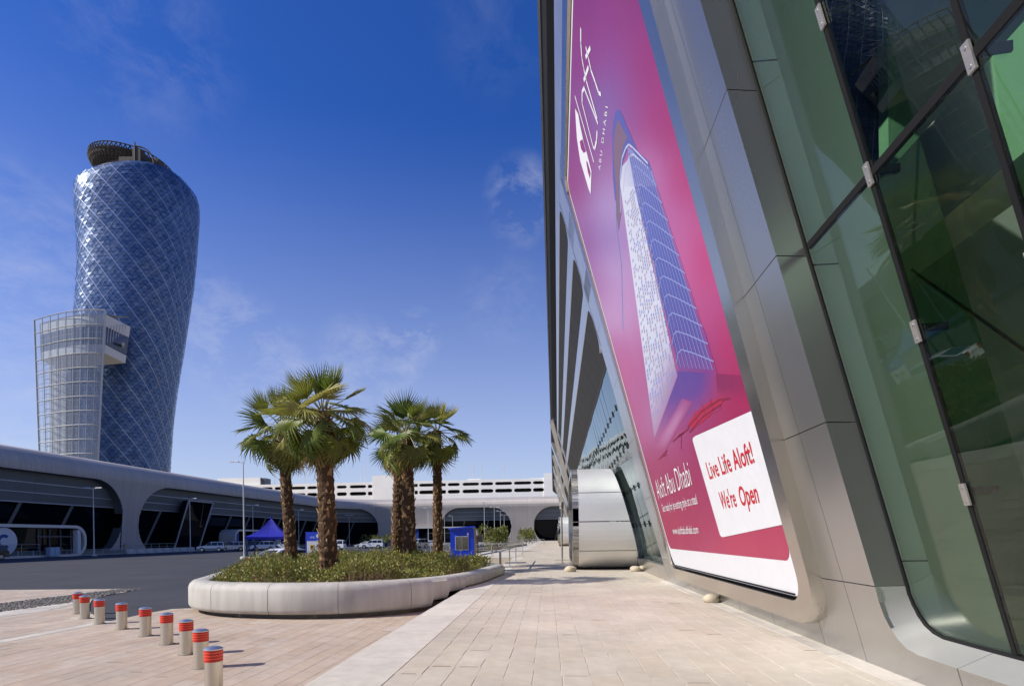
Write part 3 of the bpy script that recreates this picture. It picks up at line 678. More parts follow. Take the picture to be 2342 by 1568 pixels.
# ------------------------------------------------------------------ the big banner and its steel frame
ban = thing('banner', 'tall magenta hotel banner in a rounded steel frame on the leaning facade', 'banner', FP(11, 1, .1))
def BQ(y, z, off): return FP(y - .052 * (z - 1.1), z, off)
def bprism(mb, pts, o0, o1, t=0.0, cap=True): mb.prism(pts, o0, o1, lambda u, v, w: BQ(u, v, w), t, cap)
BY0, BY1, BZ0, BZ1 = 7.27, 15.28, 1.085, 10.98
def rr(y0, y1, z0, z1, r, n=8): return rrect(y1 - y0, z1 - z0, r, n, (y0+y1)/2, (z0+z1)/2)
def ring(mb, A, B, o):
    a = [mb.vert(BQ(u, v, o)) for u, v in A]; c = [mb.vert(BQ(u, v, o)) for u, v in B]
    for k in range(len(A)): mb.face((a[k], a[(k+1) % len(A)], c[(k+1) % len(A)], c[k]))
Ao = rr(BY0 - .36, BY1 + .27, BZ0 - .33, BZ1 + .34, .62); Ai = rr(BY0 - .04, BY1 + .04, BZ0 - .05, BZ1 + .04, .36)
fr = MB(); ring(fr, Ao, Ai, .16)
for P, o0, o1 in ((Ao, -.02, .16), (Ai, .10, .16)):
    a = [fr.vert(BQ(u, v, o0)) for u, v in P]; c = [fr.vert(BQ(u, v, o1)) for u, v in P]
    for k in range(len(P)): fr.face((a[k], a[(k+1) % len(P)], c[(k+1) % len(P)], c[k]))
fr.build('frame', M['framesteel'], ban, smooth=35)
b = MB(); bprism(b, rr(BY0, BY1, BZ0, BZ1, .36), .085, .100); b.build('white_sheet', M['sign_white'], ban)
b = MB(); b.bar(BQ(BY0 + .3, BZ0 + .03, .11), BQ(BY1 - .3, BZ0 + .03, .11), .02, .02); b.build('lower_edge', M['gasket'], ban)
# magenta print with its soft glow: colours of the print itself, stored per corner
SAMP = [((1330,20),(140,50,120)),((1400,40),(150,60,130)),((1450,10),(140,50,115)),((1330,150),(150,52,128)),((1400,160),(152,75,152)),((1400,215),(130,110,175)),((1480,140),(160,45,110)),((1310,300),(150,50,125)),((1310,420),(160,55,120)),((1385,260),(140,120,185)),((1500,250),(172,50,112)),((1530,300),(168,45,102)),((1560,420),(182,48,108)),((1600,600),(195,48,108)),((1650,800),(186,38,95)),((1345,560),(150,60,140)),((1370,650),(165,62,140)),((1395,560),(150,125,195)),((1405,700),(200,140,200)),((1420,850),(205,95,150)),((1400,800),(190,80,140)),((1400,620),(215,190,232)),((1395,480),(190,170,220)),((1402,720),(220,190,230)),((1445,960),(205,120,170)),((1450,950),(180,45,100)),((1500,1060),(170,48,86)),((1530,1200),(176,46,86)),((1700,1250),(190,60,96)),((1800,1260),(186,60,96)),((1690,950),(162,26,80)),((1600,1010),(160,28,85)),((1640,890),(172,36,90)),((1700,900),(175,30,88)),((1540,900),(140,80,165)),((1545,985),(180,80,130)),((1480,400),(200,130,190)),((1440,230),(160,80,150)),((1520,500),(195,110,170)),((1560,600),(205,110,170)),((1600,740),(195,80,140)),((1600,830),(120,60,140)),((1500,960),(190,150,205)),((1560,960),(150,50,120)),((1760,1100),(175,40,88)),((1560,1110),(165,42,85)),((1470,180),(158,52,118))]
def magenta(x, y):
    ws = 0; c = [0, 0, 0]
    for (sx, sy), col in SAMP:
        w = 1 / ((sx-x)**2 + ((sy-y)*.7)**2 + 2200) ** 1.7; ws += w
        for k in range(3): c[k] += w * srgb(*col)[k]
    return [k / ws for k in c]
def project(p):
    p = Vector(p) - EYEV; r = p.x*math.cos(YAW) + p.y*math.sin(YAW); w = -p.x*math.sin(YAW) + p.y*math.cos(YAW); r *= FPX / w; u = p.z * FPX / w
    return PPX + r*math.cos(ROLL) - u*math.sin(ROLL), PPY - r*math.sin(ROLL) - u*math.cos(ROLL)
def sheet(name, outline, off, colfn, mat_, parent, ny=46, nz=60):
    ys = [p[0] for p in outline]; z0 = min(p[1] for p in outline); z1 = max(p[1] for p in outline); mb = MB(); rows = []
    for i in range(nz + 1):
        z = z0 + (z1 - z0) * (.5 - .5*math.cos(math.pi * i / nz))
        zq = min(max(z, z0 + 1e-4), z1 - 1e-4); xs = []
        for (a, b1), (c, d1) in zip(outline, outline[1:] + outline[:1]):
            if (b1 > zq) != (d1 > zq): xs.append(a + (c - a) * (zq - b1) / (d1 - b1))
        lo, hi = min(xs), max(xs); rows.append([BQ(lo + (hi - lo) * j / ny, z, off) for j in range(ny + 1)])
    mb.grid(rows); me = mb.mesh(name, fix=True); ca = me.color_attributes.new('print', 'FLOAT_COLOR', 'POINT')
    for k, v in enumerate(me.vertices): ca.data[k].color = (*colfn(*project(v.co)), 1)
    return link(name, me, mat_, parent, True)
pm = mat('banner_print', (1, 1, 1), .42, 0, .01, 1, 0, spec=.4); nt = pm.node_tree; at = nt.nodes.new('ShaderNodeVertexColor'); at.layer_name = 'print'
q = nt.nodes.new('ShaderNodeMixRGB'); q.blend_type = 'MULTIPLY'; q.inputs[0].default_value = 1; q.inputs[2].default_value = (.66, .66, .66, 1); nt.links.new(at.outputs[0], q.inputs[1]); nt.links.new(q.outputs[0], nt.nodes['Principled BSDF'].inputs['Base Color'])
sheet('magenta_print', rr(BY0 + .10, BY1 - .10, 1.55, BZ1 - .09, .22), .1035, magenta, pm, ban)
def art(name, pts, off, m, parent=None, sub=None):       # flat printed shape given by its outline in the photograph, laid on the banner's own plane
    b = MB(); b.poly([on_front(x, y, off) for x, y in pts]); return b.build(name, m, parent or ban)
def strokes(name, lines, w, off, m, parent=None):
    b = MB()
    for ln in lines:
        P = [on_front(x, y, off) for x, y in ln]
        for p, q_ in zip(P, P[1:]):
            d = (q_ - p).normalized(); nrm = Vector((-1, 0, -TAN)).normalized(); a = d.cross(nrm).normalized() * w / 2; e = d * w * .3
            b.poly([p - a - e, q_ - a + e, q_ + a + e, p + a - e])
    return b.build(name, m, parent or ban)
Z3 = lambda x, y: (1219.8 + x*.31117, y*.31117)          # enlargements the outlines were read from
Z4 = lambda x, y: (1219.8 + x*.428, 426.9 + y*.428)
Z5 = lambda x, y: (1433.3 + x*.35008, 884.4 + y*.35008)
def pmat(name, rgb, k=.66): c = srgb(*rgb); return mat(name, tuple(v*k for v in c[:3]), .42, 0, .02, 1, spec=.4)
# printed picture of a tower
tone = {'pale': pmat('print_pale', (205, 212, 238)), 'blue': pmat('print_blue', (92, 104, 190)), 'deep': pmat('print_deep_blue', (104, 104, 182)), 'violet': pmat('print_violet', (112, 70, 160)), 'lil': pmat('print_lilac', (150, 160, 220)),
        'gold': pmat('print_gold', (140, 112, 130)), 'rose': pmat('print_rose', (182, 36, 76)), 'grey': pmat('print_grey', (176, 168, 196)), 'dk': pmat('print_dark_red', (140, 22, 66))}
def grad_poly(name, P, off, ca, cb=None, nu=12, nv=26):         # P: left-bottom, right-bottom, right-top, left-top ; cb: how much of the print covers the magenta ground
    lb, rb, rt, lt = [Vector((*p, 0)) for p in P]; mb = MB(); rows = []; cols = []
    for i in range(nv + 1):
        a = lb.lerp(lt, i/nv); c = rb.lerp(rt, i/nv); rows.append([on_front(*a.lerp(c, j/nu).xy, off) for j in range(nu+1)])
        for j in range(nu + 1):
            q_ = a.lerp(c, j/nu); k_ = cb(j/nu, i/nv) if cb else 1
            cols.append(lerp3(magenta(q_.x, q_.y), [ca(j/nu, i/nv)[k] for k in range(3)], k_))
    mb.grid(rows); me = mb.mesh(name, fix=False); cc = me.color_attributes.new('print', 'FLOAT_COLOR', 'POINT')
    for k in range(len(me.vertices)): cc.data[k].color = (*cols[k], 1)
    return link(name, me, pm, ban, True)
def lerp3(a, b, t): return [a[k] + (b[k] - a[k]) * t for k in range(3)]
CWH, CPA, CBL, CDB, CVI, CMG = [srgb(*c) for c in ((228, 232, 248), (190, 190, 225), (110, 125, 205), (64, 66, 160), (108, 66, 155), (170, 45, 105))]
# white slab side of the tower
grad_poly('tower_print', [Z4(648, 1345), Z4(770, 1010), Z4(540, 0), Z4(466, 0)], .1065, lambda u, v: lerp3(CPA, CWH, min(1, max(0, v * 2.2 + .1)) * (1 - .15*u)), lambda u, v: min(1, (u + .22) * 4.2 + max(0, v - .55)*3) * min(1, .3 + v * 3.6))
grad_poly('tower_print', [Z4(466, 0), Z4(540, 0), (1447, 352), (1419, 385)], .1065, lambda u, v: lerp3(CWH, CPA, u*.6 + v*.3))
# blue glass side
grad_poly('tower_print', [Z4(780, 985), Z4(985, 1000), Z4(660, 0), Z4(540, 0)], .1067, lambda u, v: lerp3(lerp3(CVI, CDB, min(1, v*2)), CBL, min(1, max(0, v*1.2 - .1)) * (1 - .45*u)), lambda u, v: min(1, (1.06 - u)*5) * min(1, .5 + v*4))
grad_poly('tower_print', [Z4(540, 0), Z4(660, 0), Z3(850, 1190), Z3(690, 1080)], .1067, lambda u, v: lerp3(CBL, CPA, .35))
grad_poly('tower_print', [Z4(650, 1360), Z4(1000, 1190), Z4(985, 1000), Z4(770, 985)], .1064, lambda u, v: lerp3(CVI, CDB, v*.5), lambda u, v: min(1, v*1.6) * min(1, (1.05 - u)*2.2) * .9)
grad_poly('tower_print', [Z4(985, 1130), Z4(1150, 1150), Z4(1145, 1010), Z4(975, 1000)], .1065, lambda u, v: (.20, .012, .09), lambda u, v: .75 * min(1, v*2.0) * (1 - .4*u))
grad_poly('beam_print', [Z4(640, 1400), Z4(700, 1420), Z4(850, 1150), Z4(795, 1130)], .1068, lambda u, v: (.55, .26, .50), lambda u, v: .75 * math.sin(math.pi*u)**1.3 * min(1, v*3) * min(1, (1.02 - v)*2.5))
# crown: blue hood and golden inner face
art('crown_print', [Z3(608, 1560), Z3(584, 1300), Z3(580, 1000), Z3(590, 880), Z3(605, 820), Z3(624, 803), Z3(642, 822), Z3(700, 960), Z3(765, 1110), Z3(850, 1190), Z3(868, 1260), Z3(780, 1180), Z3(700, 1060), Z3(655, 1200), Z3(640, 1330), Z3(640, 1560)], .1071, tone['deep'])
art('crown_print', [Z3(606, 1400), Z3(592, 1180), Z3(590, 1040), Z3(602, 940), Z3(622, 880), Z3(690, 1010), Z3(660, 1080), Z3(640, 1200), Z3(628, 1400)], .1073, tone['gold'])
strokes('crown_print', [[Z3(640, 1560), Z3(638, 1300), Z3(652, 1160), Z3(678, 1090), Z3(700, 1062), Z3(730, 1085), Z3(840, 1200)], [Z3(660, 1400), Z3(675, 1250), Z3(705, 1150), Z3(735, 1135), Z3(850, 1240)]], .03, .1075, tone['pale'])
art('crown_print', [Z3(606, 1390), Z3(630, 1390), Z3(646, 1560), Z3(626, 1700), Z3(610, 1560)], .1072, tone['gold'])
strokes('crown_print', [[Z3(604, 1480), Z3(612, 1700), Z4(470, 420), Z4(478, 760)]], .05, .10735, tone['lil'])
# window rows
LBt, RBt, RTt, LTt = [Vector((*p, 0)) for p in (Z4(648, 1345), Z4(770, 1010), (1447, 352), (1419, 385))]
random.seed(9); wd = MB(); wd2 = MB()
for c in range(11):
    u = (c + .5) / 11
    for r in range(58):
        v = (r + .5) / 60 * .88 + .03
        if random.random() < .25 + .3 * (v > .55) * (u < .4): continue
        def pt(du, dv): a = LBt.lerp(LTt, v + dv); e = RBt.lerp(RTt, v + dv); return on_front(*a.lerp(e, u + du).xy, .1078)
        (wd if random.random() < .6 else wd2).poly([pt(-.024, -.005), pt(.024, -.005), pt(.024, .005), pt(-.024, .005)])
wd.build('window_print', tone['grey'], ban, kind='stuff'); wd2.build('window_print', tone['lil'], ban, kind='stuff')
LBt2, RBt2, RTt2, LTt2 = [Vector((*p, 0)) for p in (Z4(780, 985), Z4(985, 1000), Z3(850, 1190), Z3(690, 1080))]
lines = []
for c in range(9):
    u = (c + .6) / 9.6; lines.append([tuple(LBt2.lerp(LTt2, v).lerp(RBt2.lerp(RTt2, v), u).xy) for v in (.02, .5, .97)])
strokes('mullion_print', lines, .022, .1078, tone['lil'])
strokes('mullion_print', [[(x + .0, y) for x, y in l] for l in [[tuple(LBt2.lerp(LTt2, v).lerp(RBt2.lerp(RTt2, v), (c + .25)/9.6).xy) for v in (.02, .5, .97)] for c in range(9)]], .03, .1080, tone['deep'])
bands = []
for k in range(11):
    v = .06 + k * .083
    bands.append([tuple(LBt2.lerp(LTt2, v + dv).lerp(RBt2.lerp(RTt2, v + dv), u).xy) for u, dv in ((-.04, -.03), (.08, .022), (.2, .04), (.5, .03), (1.0, 0))])
strokes('band_print', bands, .02, .1083, tone['lil'])
# podium and low hall at the foot
art('podium_print', [Z4(878, 740), Z4(905, 745), Z4(925, 800), Z4(975, 1000), Z4(940, 1000)], .1066, tone['violet'])
art('hall_print', [Z4(825, 1265), Z4(862, 1210), Z4(925, 1158), Z4(985, 1128), Z4(1030, 1125), Z4(1000, 1165), Z4(930, 1235), Z4(850, 1300)], .1070, tone['rose'])
strokes('hall_print', [[Z4(825, 1285), Z4(900, 1200), Z4(990, 1140), Z4(1050, 1130)], [Z4(835, 1310), Z4(910, 1225), Z4(1000, 1165)], [Z4(860, 1205), Z4(880, 1260)], [Z4(900, 1165), Z4(925, 1225)], [Z4(945, 1135), Z4(965, 1195)]], .03, .1073, tone['dk'])
strokes('plane_print', [[Z4(672, 1455), Z4(715, 1408)], [Z4(690, 1440), Z4(712, 1430)], [Z4(775, 1330), Z4(800, 1318)], [Z4(745, 1360), Z4(830, 1290)], [Z4(790, 1330), Z4(790, 1400)]], .03, .1072, tone['dk'])
# lettering
def lettering(text, bl_, br_, tl_, off, m, parent=None, bold=0.0, name='lettering', plane=None):
    cu = bpy.data.curves.new('txt', 'FONT'); cu.body = text; cu.size = 1; cu.offset = bold; cu.resolution_u = 3
    tmp = bpy.data.objects.new('txt', cu); COL.objects.link(tmp); dg = bpy.context.evaluated_depsgraph_get(); me = bpy.data.meshes.new_from_object(tmp.evaluated_get(dg)); bpy.data.objects.remove(tmp)
    xs = [v.co.x for v in me.vertices]; x0, x1 = min(xs), max(xs); capz = .69
    f = plane or (lambda p: on_front(*p, off)); A, B, C = f(bl_), f(br_), f(tl_)
    for v in me.vertices: v.co = A + (B - A) * ((v.co.x - x0) / (x1 - x0)) + (C - A) * (v.co.y / capz)
    me.name = name
    return link(name, me, m, parent or ban, True)
box = art('white_box', [Z5(445, 322), Z5(800, 163), Z5(815, 157), Z5(826, 162), Z5(835, 178), Z5(1027, 880), Z5(1026, 893), Z5(1015, 899), Z5(635, 979), Z5(620, 979), Z5(609, 965), Z5(431, 350), Z5(432, 334)], .1095, M['sign_white'])
lettering('Live Life', Z5(543, 602), Z5(692, 548), Z5(513, 496), .1125, M['ink_red'], box, .012)
lettering('Aloft!', Z5(707, 540), Z5(837, 490), Z5(676, 420), .1125, M['ink_red'], box, .018)
lettering("We're", Z5(622, 798), Z5(722, 779), Z5(597, 688), .1125, M['ink_red'], box, .012)
lettering('Open', Z5(748, 776), Z5(868, 752), Z5(722, 655), .1125, M['ink_red'], box, .018)
lettering('Aloft Abu Dhabi', Z5(208, 733), Z5(428, 640), Z5(180, 612), .1095, M['ink_white'], None, -.008)
lettering('Get ready for jet-setting style at a steal', Z5(238, 815), Z5(464, 762), Z5(226, 768), .1095, M['ink_white'])
lettering('www.aloftabudhabi.com', Z5(304, 961), Z5(471, 956), Z5(295, 915), .1095, M['ink_white'])
# emblem at the top: the sideways word with its slab initial
Z6 = lambda x, y: (1235.1 + x*.6124, y*.6124)
art('emblem', [Z6(*p) for p in ((131, 405), (143, 428), (150, 470), (163, 530), (175, 572), (192, 640), (191, 668), (189, 726), (181, 705), (150, 600), (138, 520), (134, 460))], .1095, M['ink_white'])
art('emblem', [Z6(*p) for p in ((148, 528), (159, 520), (172, 566), (163, 572), (153, 556))], .1100, pmat('print_emblem_gap', (160, 62, 135)))
art('emblem', [Z6(*p) for p in ((172, 600), (178, 606), (189, 645), (186, 668), (178, 640))], .1100, pmat('print_emblem_gap_low', (160, 58, 130)))
strokes('emblem', [[Z6(131, 362), Z6(200, 603)]], .055, .1097, M['ink_white'])
strokes('emblem', [[Z6(*p) for p in ((165, 328), (157, 345), (157, 385), (198, 548), (204, 556), (211, 525), (213, 492))], [Z6(165, 330), Z6(215, 460)]], .055, .1098, M['ink_white'])
strokes('emblem', [[Z6(*p) for p in ((152, 110), (152, 160), (156, 215), (163, 255), (172, 300), (212, 440))], [Z6(164, 300), Z6(180, 252)], [Z6(*p) for p in ((172, 180), (180, 215), (190, 262), (206, 308), (219, 348), (226, 352))], [Z6(171, 214), Z6(187, 180)]], .06, .1099, M['ink_white'])
lettering('A B U   D H A B I', Z3(492, 1254), Z3(548, 788), Z3(477, 1243), .1095, M['ink_white'])
# ------------------------------------------------------------------ round-edged entrance pods on the walkway
def pod(y0, y1, x0, label, first=False):
    h = 4.2; z0 = WZ + .06; t = thing('entrance_pod', label, 'entrance', (x0, (y0+y1)/2, WZ), 'silver entrance pods on the walkway'); w = y1 - y0
    # rounded section in (y,z)
    sec = rrect(w, h, 1.75, 14, 0, z0 + h/2)
    k = len(sec); yc = (y0+y1)/2
    # panels: split along the section, start at the middle of the near side
    near = [p for p in sec if p[0] < .01]
    splits = [z0 - .1, z0 + .74, z0 + 1.92, z0 + 3.08, z0 + h + .1]
    def xf(z): return 3.3 - TAN * (z - .5) + .1
    def strip(pts, name='curved_panel'):
        b = MB(); rows = []
        for y, z in pts: rows.append([(x0 + .012, yc + y, z), (xf(z), yc + y, z)])
        b.grid(rows)
        rows = [[(x0 + .012, yc + y*.97, z0 + h/2 + (z - z0 - h/2)*.97), (xf(z), yc + y*.97, z0 + h/2 + (z - z0 - h/2)*.97)] for y, z in pts]
        b.grid(rows); b.build(name, M['pod'], t, smooth=50)
    fine = []
    for (a, c) in zip(sec, sec[1:] + sec[:1]):
        for q in range(4): fine.append((a[0] + (c[0]-a[0])*q/4, a[1] + (c[1]-a[1])*q/4))
    for sgn in (-1, 1):
        side = sorted([p for p in fine if p[0]*sgn > .02], key=lambda p: p[1])
        lo, up = [p for p in side if p[1] < z0 + h/2], [p for p in side if p[1] >= z0 + h/2]
        lo.sort(key=lambda p: abs(p[0])*1 if p[1] < z0+.02 else 100 + p[1]); up.sort(key=lambda p: p[1] if p[1] < z0 + h - .02 else 100 - abs(p[0]))
        chain = lo + up
        for a, c in zip(splits, splits[1:]):
            pts = [p for p in chain if a <= p[1] <= c]
            if a < z0: pass
            def cut(zc):
                for p, q in zip(chain, chain[1:]):
                    if (p[1]-zc)*(q[1]-zc) <= 0 and p[1] != q[1]: u = (zc-p[1])/(q[1]-p[1]); return (p[0]+(q[0]-p[0])*u, zc)
            if c < z0 + h: pts = pts + [cut(c - .018)]
            if a > z0: pts = [cut(a + .018)] + pts
            if len(pts) > 1: strip(pts)
    # portal frame at the open end and glass doors inside
    b = MB(); A = [(yc + y, z) for y, z in sec]; B = [(yc + y*.9, z0 + h/2 + (z - z0 - h/2)*.9) for y, z in sec]
    for xa, in ((x0,),):
        a = [b.vert((xa, y, z)) for y, z in A]; c = [b.vert((xa, y, z)) for y, z in B]; d = [b.vert((xa + .25, y, z)) for y, z in B]; e = [b.vert((xa + .25, y, z)) for y, z in A]
        for i in range(k):
            j = (i+1) % k; b.face((a[i], a[j], c[j], c[i])); b.face((c[i], c[j], d[j], d[i])); b.face((a[i], a[j], e[j], e[i]))
    b.build('portal_frame', M['framesteel'], t, smooth=40)
    b = MB(); b.poly([(x0 + .22, y, z) for y, z in B]); b.build('glass_door', M['glass_hall'], t)
    return t
pod(22.85, 31.5, .60, 'largest silver entrance pod with rounded panels, beside the banner')
pod(82, 90.5, .14, 'small silver entrance pod farther along the walkway, second from the banner')
pod(124, 132.5, .0, 'tiny silver entrance pod third from the banner, at the far end of the walkway')
def rock(x, y, r, label, seed):
    random.seed(seed); b = MB(); n = 9; rows = []
    for i in range(7):
        a = math.pi * i / 6; rows.append([(x + r*math.sin(a)*math.cos(k*2*math.pi/n)*random.uniform(.82, 1.15), y + r*.8*math.sin(a)*math.sin(k*2*math.pi/n)*random.uniform(.82, 1.15), WZ + r*.40 + r*.62*math.cos(a)*random.uniform(.9, 1.1)) for k in range(n)])
    b.grid(rows, close=True); o = b.build('boulder', M['rock'], None, smooth=55); tag(o, label, 'boulder', 'pale boulders at the foot of the facade')
rock(3.12, 11.95, .18, 'pale boulder at the foot of the banner frame', 1)
rock(3.0, 22.45, .22, 'pale boulder at the near right corner of the big silver pod', 2)
rock(3.33, 22.7, .22, 'boulder tucked between the silver pod and the glass', 3)
rock(.48, 22.6, .25, 'grey boulder at the left foot of the big silver pod', 4)
def stanchion(x, y, label):
    t = thing('sign_stand', label, 'sign stand', (x, y, WZ), 'slim stands beside the pod door')
    b = MB(); b.tube([(x, y, WZ), (x, y, WZ + 3.0)], .045, 8); b.build('post', M['steel'], t)
    b = MB(); b.box(x - .42, x + .42, y - .05, y + .05, WZ, WZ + .03); b.box(x - .05, x + .05, y - .42, y + .42, WZ, WZ + .032); b.build('foot', M['steel'], t)
    b = MB(); b.lathe([(.04, 0), (.12, .04), (.12, .2), (.05, .26)], (x, y, WZ + 3.0), 10); b.build('head', M['clamp'], t)
stanchion(.22, 30.2, 'slim steel stand in front of the big pod door, the nearer of two')
stanchion(.25, 33.8, 'slim steel stand in front of the big pod door, the farther of two')
# railings
def railing(pts, h, label, posts, mid=False, r=.028, bars=0, name='handrail', group=None):
    p0 = Vector(pts[0]); t = thing(name, label, 'railing', p0, group)
    b = MB(); b.tube([Vector(p) + Vector((0, 0, h)) for p in pts], r, 8); b.build('top_rail', M['steel'], t)
    if mid:
        for f in mid: b = MB(); b.tube([Vector(p) + Vector((0, 0, h*f)) for p in pts], r*.7, 6); b.build('lower_rail', M['steel'], t)
    for a, c in zip(pts, pts[1:]):
        a = Vector(a); c = Vector(c)
        for i in range(posts):
            p = a.lerp(c, i / max(1, posts - 1)); b = MB(); b.tube([p, p + Vector((0, 0, h))], r*.85, 8); b.lathe([(.07, 0), (.07, .012)], p, 10); b.build('post', M['steel'], t)
        if bars:
            b = MB(); d = (c - a).length; n_ = int(d / bars)
            for i in range(n_): p = a.lerp(c, i/n_); b.tube([p + Vector((0, 0, .1)), p + Vector((0, 0, h))], .009, 4, cap=False)
            b.build('infill_bars', M['steel'], t, kind='stuff')
    return t
railing([(wl(23.4) + .4, 23.37, WZ), (wl(33) + .5, 32.8, WZ)], .83, 'steel handrail on three posts along the walkway edge behind the planter tip', 3)
railing([(wl(23.4) + .35, 23.42, WZ), (-4.9, 23.9, .05)], .83, 'steel handrail sloping down the steps behind the planter tip', 3, name='stair_handrail')
railing([(wl(42) + .5, 41.9, WZ), (-9.5, 41.9, WZ)], .95, 'steel railing across the raised terrace beyond the steps', 4, mid=(.5,))
railing([(-9, 44, WZ), (-9, 62, WZ)], 1.0, 'long barred railing along the terrace in front of the bushy tree', 8, mid=(.1, .5), bars=.25, name='terrace_railing')
railing([(-6.2, 62, WZ), (-6.0, 100, WZ)], 1.0, 'far barred railing beside the walkway before the round bush', 10, mid=(.1, .5), bars=.4, name='terrace_railing')
railing([(-5.8, 101, WZ), (-2.4, 101, WZ)], 1.0, 'small cross railing near the far end of the walkway', 4, mid=(.5,), name='terrace_railing')
b = MB(); b.hexp([(-8.9, 39.5, WZ), (-8.6, 39.5, WZ), (-5.2, 96, WZ), (-5.5, 96, WZ), (-8.9, 39.5, WZ + .42), (-8.6, 39.5, WZ + .42), (-5.2, 96, WZ + .3), (-5.5, 96, WZ + .3)])
o = b.build('ramp_wall', M['concrete']); tag(o, 'low concrete ramp wall running back beside the walkway', 'wall')

# ------------------------------------------------------------------ exhibition hall: ribbed shell swept along the left side, round a corner and across the back
hall = thing('exhibition_hall', 'long low hall with ribbed grey roof and round ended dark openings', 'hall', (-80, 120, 0))
HX, HY, RC = -78.0, 203.0, 20.0
def path(s):           # s: metres along the front, 0 at Y=0
    L1 = HY - RC
    if s <= L1: return Vector((HX, s, 0)), Vector((1, 0, 0)), Vector((0, 1, 0))
    a = (s - L1) / RC
    if a <= math.pi/2:
        c = Vector((HX + RC, L1, 0)); n_ = Vector((math.cos(a), -math.sin(a), 0)); return c - n_ * RC, n_, Vector((math.sin(a), math.cos(a), 0))
    d = s - L1 - RC*math.pi/2; return Vector((HX + RC + d, HY, 0)), Vector((0, -1, 0)), Vector((1, 0, 0))
S1 = HY - RC; S2 = S1 + RC * math.pi / 2
def s_far(x): return S2 + (x - HX - RC)          # s of a point on the back hall
OPEN = [(15, 96.4, 7), (100.3, S2 - 7, 7.5), (s_far(-42), s_far(-16.5), 7), (s_far(-8.5), s_far(40), 7)]      # openings: from, to, end radius
ZT = 12.75; ZC = 5.9
def opening(s):        # returns None or (zlow, zhigh) of the void
    for a, c, r in OPEN:
        if a < s < c:
            d = min(s - a, c - s); 
            if d >= r: return (0, ZT)
            k = math.sqrt(max(0, 1 - ((r - d)/r)**2)); return (max(0, ZC - (ZC + .9) * k), ZC + (ZT - ZC) * k)
    return None
PROF = [(-.6, 0), (-.35, 3), (0, 6.2), (.35, 9), (.62, 11.2), (.85, 12.3), (1.0, 13.1), (1.02, 13.9), (.8, 14.7), (.35, 15.4), (-.4, 15.95), (-1.4, 16.3), (-3, 16.55), (-6, 16.7), (-24, 16.9)]
def prof_off(z):
    for (o0, z0), (o1, z1) in zip(PROF, PROF[1:]):
        if z0 <= z <= z1: return o0 + (o1-o0)*(z-z0)/(z1-z0)
    return PROF[-1][0]
mb = MB(); lo = MB(); rv = MB()
ds = .17; s = 14.0; i = 0; SMAX = s_far(45); prev = None
SPAC = [.0, .3, .5, .7, .82, .9, 1.0]
while s < SMAX:
    p, n_, t_ = path(s); rib = .06 if i % 2 else -.06
    near = s < 200
    op = opening(s); zh = op[1] if op else 0.0; zl = op[0] if op else None
    up = []
    zs = [zh + (13.1 - zh) * f for f in SPAC]
    for z in zs: up.append(p + n_ * (prof_off(z) + rib) + Vector((0, 0, z)))
    for o_, z in PROF[7:]: up.append(p + n_ * (o_ + rib * (1 if z < 16.6 else 0)) + Vector((0, 0, z)))
    low = None
    if zl is not None and zl > .05: low = [p + n_ * (prof_off(zl * f) + rib) + Vector((0, 0, zl * f)) for f in (0, .33, .66, 1)]
    U = [mb.vert(v) for v in up]; Lw = [lo.vert(v) for v in low] if low else None
    rin = [rv.vert(up[0] ), rv.vert(p + n_ * (prof_off(zh) - 1.6) + Vector((0, 0, zh)))] if op else None
    rlo = [rv.vert(low[-1]), rv.vert(p + n_ * (prof_off(zl) - 1.6) + Vector((0, 0, zl)))] if low else None
    if prev:
        pU, pL, pr, pl_ = prev; tt = random.uniform(-1, 1)
        for k in range(len(U) - 1): mb.face((pU[k], U[k], U[k+1], pU[k+1]), tt)
        if Lw and pL:
            for k in range(3): lo.face((pL[k], Lw[k], Lw[k+1], pL[k+1]), tt)
        if rin and pr: rv.face((pr[0], rin[0], rin[1], pr[1]))
        if rlo and pl_: rv.face((pl_[0], rlo[0], rlo[1], pl_[1]))
    prev = (U, Lw, rin, rlo); s += ds; i += 1
mb.build('ribbed_shell', M['rib'], hall, kind='stuff'); lo.build('ribbed_foot', M['rib'], hall, kind='stuff'); rv.build('opening_reveal', M['fin_grey'], hall)
# inside of the openings: three stepped louvre bands, then dark glass between slanted mullions
def band(z0, z1, o0, o1, sa, sb, name, m_, lip=True):
    L_ = sb - sa; nseg = max(1, int(L_ / 14))
    for q in range(nseg):
        a = sa + L_*q/nseg + .03; c = sa + L_*(q+1)/nseg - .03; b = MB(); rows = []
        sub = 1 if (c < S1 or a > S2) else 6
        for k in range(sub + 1):
            p, n_, t_ = path(a + (c-a)*k/sub); rows.append([p + n_*o0 + Vector((0, 0, z0)), p + n_*o1 + Vector((0, 0, z1)), p + n_*(o1 - .3) + Vector((0, 0, z1)), p + n_*(o0 - .3) + Vector((0, 0, z0))])
        b.grid(rows, close=True); o = b.build(name, m_, hall)
        if lip:
            b = MB(); rows = []
            for k in range(sub + 1):
                p, n_, t_ = path(a + (c-a)*k/sub); rows.append([p + n_*(o0 + .06) + Vector((0, 0, z0)), p + n_*(o0+.03) + Vector((0, 0, z0 + .2)), p + n_*(o0 - .25) + Vector((0, 0, z0 + .2)), p + n_*(o0 - .25) + Vector((0, 0, z0))])
            b.grid(rows, close=True); b.build('louvre_edge', M['louvre_lip'], o)
